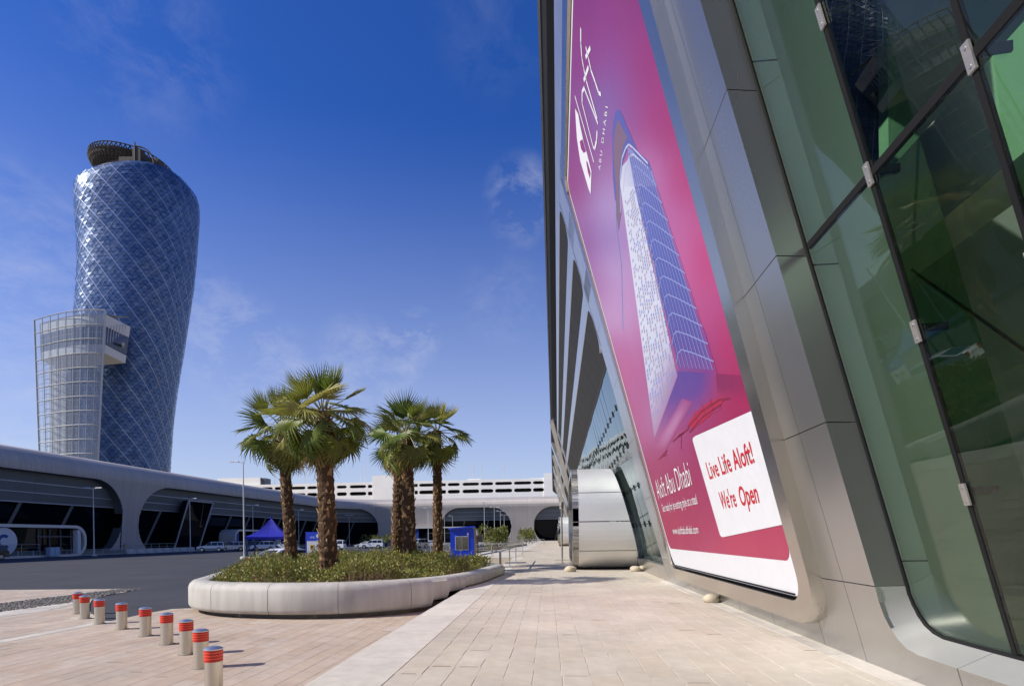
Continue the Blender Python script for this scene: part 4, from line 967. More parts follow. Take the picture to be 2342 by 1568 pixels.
for a, c, r in OPEN:
    a2, c2 = a - .2, c + .2
    for z0, z1, o0, o1 in ((11.1, 12.9, -.9, -.55), (9.65, 11.05, -1.15, -.8), (8.2, 9.6, -1.4, -1.05)): band(z0, z1, o0, o1, a2, c2, 'louvre_band', M['louvre_grey'])
    # glass panes and mullions lean outwards at the top
    L_ = c2 - a2; n2 = int(L_ / 8.2)
    for q in range(n2):
        sa = a2 + L_*q/n2; sb = a2 + L_*(q+1)/n2; b = MB(); rows = []
        for k in range(4):
            p, n_, t_ = path(sa + (sb-sa)*k/3 + .02); p2, n2_, t2_ = path(sa + (sb-sa)*k/3 - 2.2 + .02)
            rows.append([p2 + n2_*(-4.2) + Vector((0, 0, .05)), p + n_*(-1.7) + Vector((0, 0, 8.3))])
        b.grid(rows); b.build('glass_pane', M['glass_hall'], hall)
        p, n_, t_ = path(sa); p2, n2_, t2_ = path(sa - 2.2)
        b = MB(); b.bar(p2 + n2_*(-4.0) + Vector((0, 0, .1)), p + n_*(-1.5) + Vector((0, 0, 8.3)), .28, .4); b.build('slanted_mullion', M['fin_grey'], hall)
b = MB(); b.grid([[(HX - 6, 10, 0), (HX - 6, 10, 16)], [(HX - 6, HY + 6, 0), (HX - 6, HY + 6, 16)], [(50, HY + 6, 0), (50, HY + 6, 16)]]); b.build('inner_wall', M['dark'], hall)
# the inclined dark screen standing in the second opening
b = MB(); b.hexp([(HX - 1.2, 109.5, 0), (HX + .1, 109.5, 0), (HX + .1, 117.5, 0), (HX - 1.2, 117.5, 0), (HX - .2, 113.2, 10.6), (HX + 1.0, 113.2, 10.6), (HX + 1.0, 121.6, 10.6), (HX - .2, 121.6, 10.6)])
o = b.build('inclined_screen', M['glass_hall'], hall)
b = MB(); P = [Vector(v) for v in ((HX + .2, 109.5, 0), (HX + 1.1, 113.2, 10.6), (HX + 1.1, 121.6, 10.6), (HX + .2, 117.5, 0))]
for a, c in zip(P, P[1:]): b.bar(a, c, .22, .22)
b.build('screen_frame', M['louvre_lip'], o)
b = MB(); b.box(HX - 5, HX - .3, 14, HY - 10, 0, .7); b.build('base_plinth', M['fin_grey'], hall)

# blue entrance portals in front of the hall
def portal(c, w, d, h, face, label, nm):
    t = thing('entrance_portal', label, 'entrance', c, None, face)       # local: front faces +x, width along y
    sec = rrect(w, h, h*.42, 8, 0, h/2); inn = rrect(w - .9, h - .75, h*.36, 8, 0, h/2 - .05)
    b = MB(); n_ = len(sec)
    A = [b.vert((0, y, z)) for y, z in sec]; B = [b.vert((0, y, z)) for y, z in inn]; C_ = [b.vert((-d, y, z)) for y, z in sec]; D_ = [b.vert((-1.0, y, z)) for y, z in inn]
    for i in range(n_):
        j = (i+1) % n_; b.face((A[i], A[j], B[j], B[i])); b.face((A[i], A[j], C_[j], C_[i])); b.face((B[i], B[j], D_[j], D_[i]))
    b.build('portal_shell', M['lamp_grey'], t, False, smooth=40)
    b = MB(); ph = -w/2 + .45 + nm * (w - .9); P = [(y, z) for y, z in inn if y < ph]; P = sorted([p for p in P if p[1] <= h/2], key=lambda p: -p[0]) + sorted([p for p in P if p[1] > h/2], key=lambda p: p[0])
    b.poly([(-.35, y, z) for y, z in P]); b.build('blue_panel', M['blue_portal'], t, False)
    b = MB(); b.poly([(-.95, y, z) for y, z in inn]); b.build('glass_front', M['glass_hall'], t, False)
    b = MB(); y = ph + .2
    while y < w/2 - 1.0: b.box(-.9, -.75, y - .06, y + .06, .1, h - .6); y += (w/2 - ph) / 4.2
    b.box(-.9, -.74, ph, w/2 - .8, h*.62, h*.62 + .18); b.build('door_frame', M['fin_grey'], t, False)
    b = MB(); b.box(-.9, -.1, w/2 - 1.6, w/2 - 1.0, .05, h - .7); b.build('white_column', M['sign_white'], t, False)
    return t, h
t, h = portal((HX + 3.4, 73.3, 0), 22.6, 4, 4.75, 0, 'blue entrance portal with a large white disc letter C at the left edge', .66)
b = MB(); b.prism([(1.9*math.cos(a), 1.9*math.sin(a)) for a in [2*math.pi*k/36 for k in range(36)]], -.33, -.28, lambda u, v, w: (w, -1.95 + u, 2.35 + v)); disc = b.build('white_disc', M['sign_white'], t, False)
b = MB(); P = []
for k in range(17): a = R(50 + 260*k/16); P.append((1.0*math.cos(a), 1.0*math.sin(a)))
for k in range(17): a = R(310 - 260*k/16); P.append((.55*math.cos(a), .55*math.sin(a)))
b.poly([(-.27, -1.95 + u, 2.35 + v) for u, v in P]); b.build('letter_c', M['blue_portal'], disc, False)
portal((HX + 3.0, 138, 0), 22, 4, 4.75, 0, 'blue entrance portal behind the lamp post and the blue tent', .25)
pf = on_y(972, 1236, 200.0); portal((pf.x + 7, 200.0, 0), 24, 4, 6.0, R(-90), 'bright blue entrance portal of the back hall beyond the palms', .22)

# ------------------------------------------------------------------ white car park building above the back hall
gar = thing('parking_garage', 'white multi storey car park with rows of dark openings behind the hall', 'building', (-60, 285, 0)); GY = 285.0
def zx(x): return on_y((900 + x*.5551)/1.6396, 1150, GY).x
def zz_(y, x=1100): return on_y((900 + x*.5551)/1.6396, (1750 + y*.5551)/1.6396, GY).z
row = [(zz_(136), zz_(115)), (zz_(186), zz_(161))]; ztop = zz_(97); zbot = 5
opx = [(-260, -180), (-165, -80), (-65, 20), (38, 120), (140, 222), (235, 300), (312, 443), (455, 522), (535, 640), (655, 722), (743, 853), (865, 896), (1180, 1202), (1212, 1345), (1360, 1392), (1405, 1486), (1505, 1617), (1628, 1712), (1725, 1840), (1853, 1970), (1981, 2054)]
x_l, x_r = zx(-330), zx(2110)
def wall(x0, x1, z0, z1, name='wall_panel', y0=GY, y1=GY + .6): b = MB(); b.box(x0, x1, y0, y1, z0, z1); return b.build(name, M['white_wall'], gar)
wall(x_l, x_r, zbot, row[1][0], 'spandrel'); wall(x_l, x_r, row[1][1], row[0][0], 'spandrel'); wall(x_l, x_r, row[0][1], ztop, 'parapet')
ed = [x_l] + [v for p in opx for v in (zx(p[0]), zx(p[1]))] + [x_r]
for z0, z1 in row:
    for a, c in zip(ed[0::2], ed[1::2]): wall(a, c, z0, z1, 'pier', GY + .003, GY + .6)
    for a, c in opx:
        a, c = zx(a), zx(c); ch = min(.9, (c-a)*.2); b = MB()
        for x, d in ((a, ch), (c, -ch)):
            for z, e in ((z0, ch*.5), (z1, -ch*.5)): b.prism([(x, z), (x + d, z), (x, z + e)], GY + .02, GY + .58, lambda u, v, w: (u, w, v))
        b.build('opening_corner', M['white_wall'], gar)
        b = MB(); b.box(a, c, GY + .3, GY + .45, z0, z0 + (z1-z0)*.12); b.build('opening_rail', M['fin_grey'], gar)
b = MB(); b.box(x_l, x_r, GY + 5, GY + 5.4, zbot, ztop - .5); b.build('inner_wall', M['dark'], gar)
b = MB(); b.box(x_l, x_r, GY + .6, GY + 40, row[0][1] + .2, ztop - .8); b.box(x_l, x_r, GY + .6, GY + 40, row[1][1] + .2, row[0][0] - .3); b.build('deck', M['white_wall'], gar)
for xa, xb, zt, nm in ((896, 1062, 57, 'stair_block'), (2054, 2125, 42, 'stair_block'), (1535, 1626, 78, 'roof_hut'), (1958, 2056, 72, 'roof_hut'), (-160, 130, 72, 'roof_hut')):
    y0 = GY - .35 if nm == 'stair_block' else GY + 1.2
    b = MB(); b.box(zx(xa), zx(xb), y0, GY + 9, zbot if nm == 'stair_block' else ztop - 1, zz_(zt, (xa+xb)/2)); b.build(nm, M['white_wall'], gar)
b = MB(); b.box(zx(131), zx(158), GY + 2, GY + 8, ztop - 1, zz_(72, 140)); b.build('roof_unit', M['fin_grey'], gar)
for x in (198, 403, 793, 823, 1565, 1624, 1777):
    t = MB(); t.tube([(zx(x), GY + 6, ztop - .2), (zx(x), GY + 6, ztop + 9)], .13, 5); o = t.build('roof_pole', M['lamp_grey'], gar)
# ------------------------------------------------------------------ the leaning round tower with its diagonal grid
TD = 225.0
tower = thing('skyscraper', 'leaning blue glass tower with a white diamond grid behind the hall roof', 'tower', on_depth(290, 1236, TD))
TAB = [(1240, 122, 380), (1071, 127, 387.7), (1025, 131, 390.4), (965, 138, 394.6), (889, 150, 404), (823, 160, 415), (739, 170, 428.6), (688, 174.7, 436.6), (636, 177.4, 444.5), (569, 177.4, 451), (490, 171, 457.5), (468, 170.5, 458), (450, 172, 456), (441, 176, 451), (437, 182, 445)]
prof = []
RGT = Vector((math.cos(YAW), math.sin(YAW), 0)); FWD = Vector((-math.sin(YAW), math.cos(YAW), 0))
for y, l, r in TAB:
    a = on_depth(l, y, TD); c = on_depth(r, y, TD); m0 = on_depth((l + r)/2 + 5, y, TD); prof.append(((a.z + c.z)/2, m0, (c - a).length/2 * .805))
RGT = Vector((math.cos(YAW), math.sin(YAW), 0)); FWD = Vector((-math.sin(YAW), math.cos(YAW), 0))
zt0, zt1 = prof[0][0], prof[-1][0]
import bisect
def tprof(z):
    for (z0, c0, r0), (z1, c1, r1) in zip(prof, prof[1:]):
        if z0 <= z <= z1 or z1 == zt1 and z >= z0:
            t = min(1, (z - z0)/(z1 - z0)); return c0.lerp(c1, t), r0 + (r1 - r0)*t
    return prof[0][1], prof[0][2]
def tsurf(u, v, d=0.0):     # u in turns (0 = right, .75 = towards the camera), v in 0..1 height
    z = zt0 + (zt1 - zt0) * max(0, min(1, v)); c, r = tprof(z); a = 2*math.pi*u; ex = 2.6
    ca, sa = math.cos(a), math.sin(a); k = (abs(ca)**ex + abs(sa)**ex) ** (-1/ex)
    p = c + RGT * (ca * k * (r - d)) + FWD * (sa * k * (r * .92 - d)); p.z = z + 3.2 * ca * max(0, v)**6; return p
NU, NV = 18, 17
def diamond(u0, v0, rng):
    mb = MB(); hu, hv = .5/NU, .5/NV; K = 3
    P = lambda a, b_: (u0 + (a - b_)/K*hu, v0 + (a + b_ - K)/K*hv)
    for a in range(K):
        for b_ in range(K):
            q = [P(a, b_), P(a+1, b_), P(a+1, b_+1), P(a, b_+1)]
            for tri in ((q[0], q[1], q[3]), (q[1], q[2], q[3])):
                if max(v for u, v in tri) > 1.001 or min(v for u, v in tri) < -.001: continue
                cu = sum(u for u, v in tri)/3; cv = sum(v for u, v in tri)/3; pts = []
                tl = [rng.gauss(0, .05) for _ in range(3)]
                for (u, v), d in zip(tri, tl):
                    pts.append(tsurf(cu + (u-cu)*.88, cv + (v-cv)*.88, d))
                mb.poly(pts, rng.random())
    return mb
tower_glass = ramp_mat('tower_glass_facet', [(.03, .08, .22), (.075, .14, .29), (.04, .10, .25), (.10, .165, .31), (.03, .085, .235)], .30, 'tint', 0, 60, .04, .05, .5)
tower_glass.node_tree.nodes['Principled BSDF'].inputs['Metallic'].default_value = .3
rngt = random.Random(4); cells = []
for j in range(2*NV + 1):
    for i in range(NU):
        u0 = (i + (.5 if j % 2 else 0)) / NU; v0 = j * .5 / NV
        c = tsurf(u0, v0); f = (c - tprof(min(zt1, c.z))[0]).dot(FWD); cells.append((f, u0, v0))
cells.sort(); rest = MB()
for q, (f, u0, v0) in enumerate(cells):
    m_ = diamond(u0, v0, rngt)
    if not m_.f: continue
    if q < 300: m_.build('glass_diamond', tower_glass, tower, fix=False)
    else:
        o = len(rest.v); rest.v += m_.v; rest.f += [tuple(k+o for k in f_) for f_ in m_.f]; rest.t += m_.t
rest.build('glass_diamonds_rear', tower_glass, tower, fix=False, kind='stuff')
core = MB(); core.grid([[tsurf(i/48, j/40, .55) for i in range(48)] for j in range(41)], close=True); core.build('inner_shell', mat('tower_joint_backing', (.03, .04, .06), .5, .3, .1, .05), tower)  # dark backing shell that shows in the joints between the panes
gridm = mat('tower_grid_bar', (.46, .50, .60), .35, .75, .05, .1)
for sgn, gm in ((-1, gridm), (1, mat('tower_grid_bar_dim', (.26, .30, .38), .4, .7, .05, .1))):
    dg = MB()
    for i in range(NU):
        pts = [((i + .5) / NU + sgn * (k / (NV*6)) * NV / NU, k / (NV*6)) for k in range(NV*6 + 1)]
        for (ua, va), (ub, vb) in zip(pts, pts[1:]):
            w = .0007
            dg.poly([tsurf(ua - w, va, -.16 - .03*sgn), tsurf(ua + w, va, -.16 - .03*sgn), tsurf(ub + w, vb, -.16 - .03*sgn), tsurf(ub - w, vb, -.16 - .03*sgn)])
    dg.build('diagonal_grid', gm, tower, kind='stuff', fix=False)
# crown: drum, flared lattice brim tilted to the left, plant boxes
crown_m = mat('dark_crown_steel', (.05, .045, .04), .8, .0, .25, .2)
ctop, rtop = tprof(zt1); 
def cp(x, y, dd=0.0): return on_depth(x, y, TD + dd)
ZR0 = zt1; CC = on_depth(310, 400, TD); CC.z = 0
cap = MB(); cap.face([cap.vert(tsurf(i/48, 1, .4) - Vector((0, 0, .3))) for i in range(48)]); cap.build('roof', crown_m, tower)
b = MB(); rows = []
for z, r in ((ZR0 - .5, 14.5), (ZR0 + 2.2, 14.0), (ZR0 + 2.3, 12.2), (ZR0 + 6.5, 11.5), (ZR0 + 6.6, 9.0)):
    rows.append([CC + RGT*(r*math.cos(2*math.pi*k/36) + 1.2) + FWD*(r*math.sin(2*math.pi*k/36)) + Vector((0, 0, z)) for k in range(36)])
b.grid(rows, close=True); b.face([k for k in range(len(b.v)-36, len(b.v))]); b.build('crown_drum', mat('crown_drum_concrete', (.11, .10, .09), .8, 0, .3, .25), tower)
def brim(a, t):        # a turn, t 0 inner/lower .. 1 outer/upper edge: a wide bowl of lattice, a little higher on the left
    r = 11.2 + 3.2*math.sin(math.pi*min(1, t*.62)); ca, sa = math.cos(2*math.pi*a), math.sin(2*math.pi*a)
    return CC + RGT*(r*ca - 1.0) + FWD*(r*sa) + Vector((0, 0, ZR0 + 4.0 + 6.0*t - .9*ca))
lt = MB(); NA = 60
for i in range(NA):
    for sg in (1, -1):
        pts = [brim((i + sg*t*2.2)/NA, t) for t in (0, .25, .5, .75, 1)]; lt.tube(pts, .22, 4, cap=False)
for t in (0, .33, .66, 1): lt.tube([brim(k/60, t) for k in range(61)], .24, 4, cap=False)
lt.build('crown_lattice', crown_m, tower, kind='stuff')
b = MB(); b.grid([[brim(k/40, t)*1.0 - (brim(k/40, t) - brim(k/40+.5, t))*.02 for k in range(40)] for t in (.0, .25, .5, .8)], close=True); b.build('crown_brim', mat('crown_mesh_panel', (.12, .11, .095), .7, .2, .5, .6), tower)
b = MB()
for x0, x1, d0, z0, z1 in ((12.5, 16.5, -12, 0, 4.8), (8, 11, -14, 0, 7.2), (3, 8, -14, 0, 4.2)):
    c0 = CC + RGT*x0 + FWD*d0; c1 = CC + RGT*x1 + FWD*d0; up = Vector((0, 0, 1)); b.hexp([c0 + up*(ZR0+z0), c1 + up*(ZR0+z0), c1 + FWD*8 + up*(ZR0+z0), c0 + FWD*8 + up*(ZR0+z0), c0 + up*(ZR0+z1), c1 + up*(ZR0+z1), c1 + FWD*8 + up*(ZR0+z1), c0 + FWD*8 + up*(ZR0+z1)])
b.build('roof_plant', bpy.data.materials['dark_crown_steel'], tower)
b = MB(); q0 = CC + RGT*9 - FWD*14 + Vector((0, 0, ZR0)); b.tube([q0, q0 + Vector((0, 0, 9.5))], .3, 5); b.tube([q0 + RGT*(7*math.sin(R(k))) + Vector((0, 0, 1.5 + 6.5*math.cos(R(k)))) for k in range(0, 91, 10)], .3, 5); b.build('roof_arm', crown_m, tower)

# ------------------------------------------------------------------ glazed annex in front of the tower: curved glass veil hung from a pool deck
ann = thing('glass_annex', 'pale curved glass veil and hanging deck in front of the round tower', 'building', on_depth(160, 1236, 205))
AD = 190.0
def ap(x, y, d=0.0): return on_depth(x, y, AD + d)
def veil(u, v):         # u 0 left .. 1 right, v 0 bottom .. 1 top: corners read from the photograph, bulging to the camera
    xl = 97.8 - 1.5 + (80 - 97.8) * v - 4*(1 - v)*0 ; xr = 217 + (240.7 - 217) * v
    yb = 1200; yt = 732 + (711.8 - 732) * u - 10*math.sin(math.pi*u*.9)
    x = xl + (xr - xl) * u; y = yb + (yt - yb) * v
    bulge = math.sin(math.pi*(.08 + .84*u)) * 5
    return ap(x, y, (1 - u) * 6 - bulge)
mg = glass('annex_veil_glass', (.80, .83, .84), 1.45, (.9, .95, 1), opaque=.24, ocol=(.42, .45, .46), boost=.06)
NUa, NVa = 9, 15
for i in range(NUa):
    for j in range(NVa):
        b = MB(); e = .03; q = [veil((i+e)/NUa, (j+e)/NVa), veil((i+1-e)/NUa, (j+e)/NVa), veil((i+1-e)/NUa, (j+1-e)/NVa), veil((i+e)/NUa, (j+1-e)/NVa)]; b.poly(q); b.build('glass_pane', mg, ann)
fm = mat('annex_frame_white', (.40, .42, .43), .5, .2, .05, .1)
b = MB()
for i in range(NUa + 1): b.tube([veil(i/NUa, k/30) for k in range(31)], .16 if 0 < i < NUa else .34, 4, cap=False)
for i in range(NUa*2): b.tube([veil((i+.5)/NUa/2*1.0, k/20*.8) for k in range(21)], .06, 3, cap=False)
for j in range(int(NVa*1.6)): b.tube([veil(k/14, (j+.5)/NVa/2) for k in range(15)], .06, 3, cap=False)
b.build('mullions', fm, ann, kind='stuff')
for j in range(0, NVa + 1):
    b = MB(); b.tube([veil(k/20, j/NVa) - FWD*.1 for k in range(21)], .17, 4); b.build('transom', fm, ann)
# deck box behind the top of the veil
def deck(name, v0, v1, m_, inset=1.2, tag_=None):
    b = MB(); rows = []
    lo_ = [veil(.03 + .95*k/16, v0) + FWD*inset for k in range(17)]; hi_ = [veil(.03 + .95*k/16, v1) + FWD*inset for k in range(17)]
    def side(y): return ap(299 if y > .94 else 289, 0, 14)
    xr = [296, 290]
    eL = on_depth(286 + (v0 - .80)/.2*13, 1205 - (1205 - 716)*v0, AD + 8); eH = on_depth(286 + (v1 - .80)/.2*13, 1205 - (1205 - 716)*v1, AD + 8)
    eL.z = lo_[-1].z - .9; eH.z = hi_[-1].z - 1.1
    A = lo_ + [eL, eL - RGT*26 + FWD*5]; B = hi_ + [eH, eH - RGT*26 + FWD*5]
    b.grid([A, B], close=True); b.face([k for k in range(len(A))]); b.face([len(A) + k for k in range(len(B))]); return b.build(name, m_, ann)
wm = mat('annex_white_panel', (.52, .52, .50), .5, 0, .06, .1)
deck('deck_slab', .805, .845, wm); deck('parapet', .93, .985, wm)
deck('window_band', .846, .929, mat('annex_window_dark', (.05, .06, .11), .12, .3, .1, .1), 1.5)
b = MB()
for k in range(26):
    t = k/25; b.tube([veil(.03+.95*t, .846) + FWD*1.3, veil(.03+.95*t, .929) + FWD*1.3], .14, 4)
for v in (.874, .902): b.tube([veil(.03 + .95*k/16, v) + FWD*1.25 for k in range(17)], .12, 4)
eL0 = on_depth(289, 775, AD + 16); 
for k in range(1, 8):
    p = veil(.98, .846) + FWD*1.4; e0 = on_depth(288, 774, AD + 7.5); e1 = on_depth(296, 741, AD + 7.5); p1 = veil(.98, .929) + FWD*1.4
    b.tube([p.lerp(e0, k/8) - FWD*.3, p1.lerp(e1, k/8) - FWD*.3], .14, 4)
b.build('window_frames', fm, ann, kind='stuff')
b = MB(); b.poly([veil(.03 + .95*k/16, .985) + FWD*1.0 for k in range(17)] + [on_depth(299, 725, AD + 8), on_depth(180, 722, AD + 14)]); b.build('deck_roof', wm, ann)
# braces under the deck and the inner core
for p, q_ in (((246, 780), (276, 826)), ((243, 790), (275, 826)), ((240, 806), (274, 827)), ((264, 790), (262, 800)), ((282, 786), (277, 825))):
    b = MB(); b.bar(ap(*p, 4), ap(*q_, 18), .8, .8); b.build('deck_brace', fm, ann)
b = MB(); b.hexp([ap(113, 1200, 16), ap(150, 1200, 16), ap(150, 1200, 20), ap(113, 1200, 20), ap(113, 800, 16), ap(152, 800, 16), ap(152, 800, 20), ap(113, 800, 20)]); b.build('inner_core', mat('annex_core', (.42, .42, .41), .7, 0, .1, .08), ann)
b = MB()
for k in range(14): y = 815 + k*17; b.bar(ap(113, y, 15.6), ap(148 - k*.8, y + 9, 15.6), .3, .3); b.bar(ap(113, y, 15.6), ap(100 + k*.4, y + 2, 10), .25, .25)
b.build('stair_flights', M['fin_grey'], ann, kind='stuff')
# ------------------------------------------------------------------ palms
def fan_mesh(name, n, Rr, spread, droop, fold, seed, curl=0.0):
    rng = random.Random(seed); mb = MB()
    for i in range(n):
        a = R(-spread/2 + spread * i/(n-1) + rng.uniform(-1.2, 1.2)); L_ = Rr * (.74 + .26*math.cos(a*.62)) * rng.uniform(.86, 1.08); w = Rr * math.tan(R(spread/(n-1))/2) * .5
        d = Vector((math.cos(a), math.sin(a), 0)); s = Vector((-math.sin(a), math.cos(a), 0)); dr = droop * rng.uniform(.5, 1.5); pts = []
        up = fold * abs(math.sin(a*.55))
        for t in (0, .48, .74, 1):
            z = up * L_ * t * .35 - dr * L_ * max(0, t - .42)**1.5 * 1.5 - curl * L_ * t * t
            sh_ = 1 - .55 * dr * max(0, t - .55)
            pts.append(d * (L_ * t * sh_) + s * rng.uniform(-.015, .015) * (t > .6) + Vector((0, 0, z)))
        W = (.010, w*.92, w*.40, .002); zf = .7*w
        rows = [[p - s*ww - Vector((0, 0, zf if k in (1, 2) else 0)), p, p + s*ww - Vector((0, 0, zf if k in (1, 2) else 0))] for k, (p, ww) in enumerate(zip(pts, W))]
        mb.grid(rows)
    return mb.mesh(name, fix=False)
FM = {'young': fan_mesh('frond', 20, 1.0, 120, .06, .5, 1, -.1), 'mid': fan_mesh('frond', 24, 1.0, 200, .25, .5, 2, .05), 'old': fan_mesh('frond', 24, .98, 225, .6, .45, 3, .12), 'hang': fan_mesh('frond', 22, .95, 150, .45, .9, 4, .08), 'dead': fan_mesh('frond', 18, .95, 80, .2, 1.4, 5, .06)}
for k in ('young', 'mid', 'old', 'hang'): FM[k].materials.append(M['frond'])
FM['dead'].materials.append(M['frond_dead'])
def pet_mesh(L_):
    mb = MB(); mb.tube([(0, 0, 0), (L_*.5, 0, .03), (L_, 0, 0)], [.028, .018, .012], 5); return mb.mesh('petiole')
PM = pet_mesh(1.0); PM.materials.append(M['petiole'])
def boot_mesh():
    mb = MB(); P = [(-.085, 0, 0), (.085, 0, 0), (.075, -.02, .16), (.035, -.075, .30), (.0, -.12, .36), (-.04, -.07, .29), (-.075, -.02, .15)]
    A = [mb.vert(p) for p in P]; B = [mb.vert((x*.8, y + .045, z - .02)) for x, y, z in P]; n = len(P)
    for k in range(n): mb.face((A[k], A[(k+1) % n], B[(k+1) % n], B[k]))
    m_ = mb.vert((0, -.035, .12))
    for k in range(n): mb.face((A[k], A[(k+1) % n], m_))
    mb.face(B[::-1]); return mb.mesh('leaf_base', fix=False)
BM = boot_mesh(); BM.materials.append(M['bark'])
def palm(base, top, rad, scale, label, seed, nf=30, lean=(0, 0), dead=3, skip=0):
    rng = random.Random(seed); base = Vector(base); H = top - base.z; t = thing('palm_tree', label, 'palm tree', base, 'fan palms standing in the white planter')
    crown = Vector((lean[0], lean[1], H))
    def ax(f): return crown * f + Vector((lean[0]*.4*math.sin(f*3), 0, 0))
    mb = MB(); rows = []; nn = 16; NR = int(H / .09)
    for i in range(NR + 1):
        f = i/NR; c = Vector((crown.x*f, crown.y*f, H*f)); r = rad * (1.12 - .22*f + .14*math.exp(-f*9)) * (1 + .05*math.sin(i*2.4))
        rows.append([c + Vector((math.cos(2*math.pi*k/nn)*r*rng.uniform(.93, 1.07), math.sin(2*math.pi*k/nn)*r*rng.uniform(.93, 1.07), 0)) for k in range(nn)])
    mb.grid(rows, close=True); mb.build('trunk', M['trunk'], t, False)
    # criss-cross leaf bases up the trunk
    nb = int(H * 24); ga = 137.5
    for i in range(nb):
        f = (i + .5)/nb; a = R(ga * i + rng.uniform(-12, 12)); r = rad * (1.12 - .22*f + .14*math.exp(-f*9)) * .93
        o = link('leaf_base', BM, None, t, False); k = rad/.25 * rng.uniform(.8, 1.2) * .78
        o.scale = (k * rng.uniform(.8, 1.25), k, k * rng.uniform(.75, 1.15))
        o.location = (crown.x*f + math.cos(a)*r, crown.y*f + math.sin(a)*r, H*f - .1)
        o.rotation_euler = (rng.uniform(-.34, .04), rng.uniform(-.35, .35), a + math.pi/2)
    # fronds: upright in the heart, flat in the middle, hanging below
    for i in range(nf):
        q = (i + .5)/nf; az = R(ga*i + rng.uniform(-15, 15)); el = 84 - 167 * q + rng.uniform(-11, 11)
        kind = 'young' if q < .26 else ('mid' if q < .6 else ('old' if q < .85 else 'hang'))
        Lp = (.42 + .42*min(1, q*2.2)) * scale * rng.uniform(.88, 1.12)
        fr_ = bpy.data.objects.new('frond', FM[kind]); COL.objects.link(fr_); fr_.parent = t; WL[fr_] = Vector((0, 0, 0))
        e = R(el); d = Vector((math.cos(az)*math.cos(e), math.sin(az)*math.cos(e), math.sin(e))); st = crown + Vector((math.cos(az)*.1, math.sin(az)*.1, -.28*q + .1)) 
        sag = Vector((0, 0, -.18*Lp * math.cos(e)))
        end = st + d*Lp + sag
        bl_e = e - R(6 + 30*q) if q > .2 else e - R(2)
        fr_.location = end; fr_.scale = (scale * rng.uniform(.9, 1.1),) * 3
        fr_.rotation_euler = Matrix.Rotation(az, 4, 'Z').to_3x3().__matmul__(Matrix.Rotation(-bl_e, 3, 'Y')).__matmul__(Matrix.Rotation(rng.uniform(-.7, .7), 3, 'X')).to_euler()
        # petiole as a sub-part, expressed in the frond's frame
        pm_ = bpy.data.objects.new('petiole', PM); COL.objects.link(pm_); pm_.parent = fr_
        Mx = Matrix.Translation(end) @ fr_.rotation_euler.to_matrix().to_4x4() @ Matrix.Diagonal((*fr_.scale, 1))
        dv = end - st; Rm = dv.to_track_quat('X', 'Z').to_matrix().to_4x4()
        pm_.matrix_local = Mx.inverted() @ (Matrix.Translation(st) @ Rm @ Matrix.Diagonal((dv.length, 1, 1, 1)))
    for i in range(dead):
        az = rng.uniform(0, 6.28); fr_ = bpy.data.objects.new('dry_frond', FM['dead']); COL.objects.link(fr_); fr_.parent = t; fr_['label'] = 'dry brown hanging leaf'
        f = rng.uniform(.78, .92); fr_.location = (crown.x*f + math.cos(az)*rad*1.15, crown.y*f + math.sin(az)*rad*1.15, H*f); fr_.scale = (scale*1.2,)*3
        fr_.rotation_euler = (Matrix.Rotation(az, 3, 'Z') @ Matrix.Rotation(R(74 + rng.uniform(-8, 10)), 3, 'Y') @ Matrix.Rotation(rng.uniform(-.6, .6), 3, 'X')).to_euler()
    return t
def pbase(x, d): p = on_depth(x, 1250, d); return (p.x, p.y, .76)
def ptop(x, y, d): return on_depth(x, y, d).z
palm(pbase(752, 16.6), ptop(745, 940, 16.6), .238, .95, 'tallest and nearest fan palm, thick trunk in the front of the planter', 3, 33, lean=(-.12, 0), dead=6)
palm(pbase(668, 21.5), ptop(640, 975, 21.5), .205, 1.08, 'leftmost fan palm with yellowing hanging leaves', 8, 31, lean=(-.38, .1), dead=5)
palm(pbase(906, 26), ptop(915, 1005, 26), .235, .95, 'slim dark fan palm just left of the trunk it crosses, third from the left', 15, 16, lean=(.15, .3), dead=4)
palm(pbase(937, 23.5), ptop(932, 985, 23.5), .245, 1.05, 'fan palm in the middle of the right hand group, fourth from the left', 22, 27, lean=(-.05, 0), dead=2)
palm(pbase(1001, 25.8), ptop(1004, 985, 25.8), .20, .96, 'rightmost fan palm with a slender pale trunk', 29, 24, lean=(.05, 0), dead=1)

# ------------------------------------------------------------------ bushy trees beside the railing
def bushy(c, rx, h, label, seed, stems=5, n=1500, s=.13):
    rng = random.Random(seed); c = Vector(c); t = thing('bushy_tree', label, 'bush', c); b = MB()
    for i in range(stems): a = rng.uniform(0, 6.28); b.tube([c + Vector((.3*math.cos(a), .3*math.sin(a), 0)), c + Vector((.5*rx*math.cos(a), .5*rx*math.sin(a), h*.6)), c + Vector((.75*rx*math.cos(a), .75*rx*math.sin(a), h*.85))], [.05, .035, .015], 6)
    b.build('trunk', M['twig'], t); lf = MB()
    cl = [(rng.uniform(-.75, .75)*rx, rng.uniform(-.75, .75)*rx, h*rng.uniform(.3, .86), rng.uniform(.3, .5)*rx) for _ in range(16)]
    for i in range(n):
        x, y, z, r = rng.choice(cl); v = Vector((rng.gauss(0, 1), rng.gauss(0, 1), rng.gauss(0, .8))).normalized() * r * rng.uniform(.6, 1.05); k = rng.random()
        leaf(lf, c + Vector((x, y, z)) + v, v + Vector((rng.uniform(-.3, .3), rng.uniform(-.3, .3), rng.uniform(-.1, .6))), s*rng.uniform(.7, 1.5), s*.28, min(1, max(0, .5 + .3*rng.gauss(0, 1))))
    lf.build('crown', M['bush'], t, fix=False)
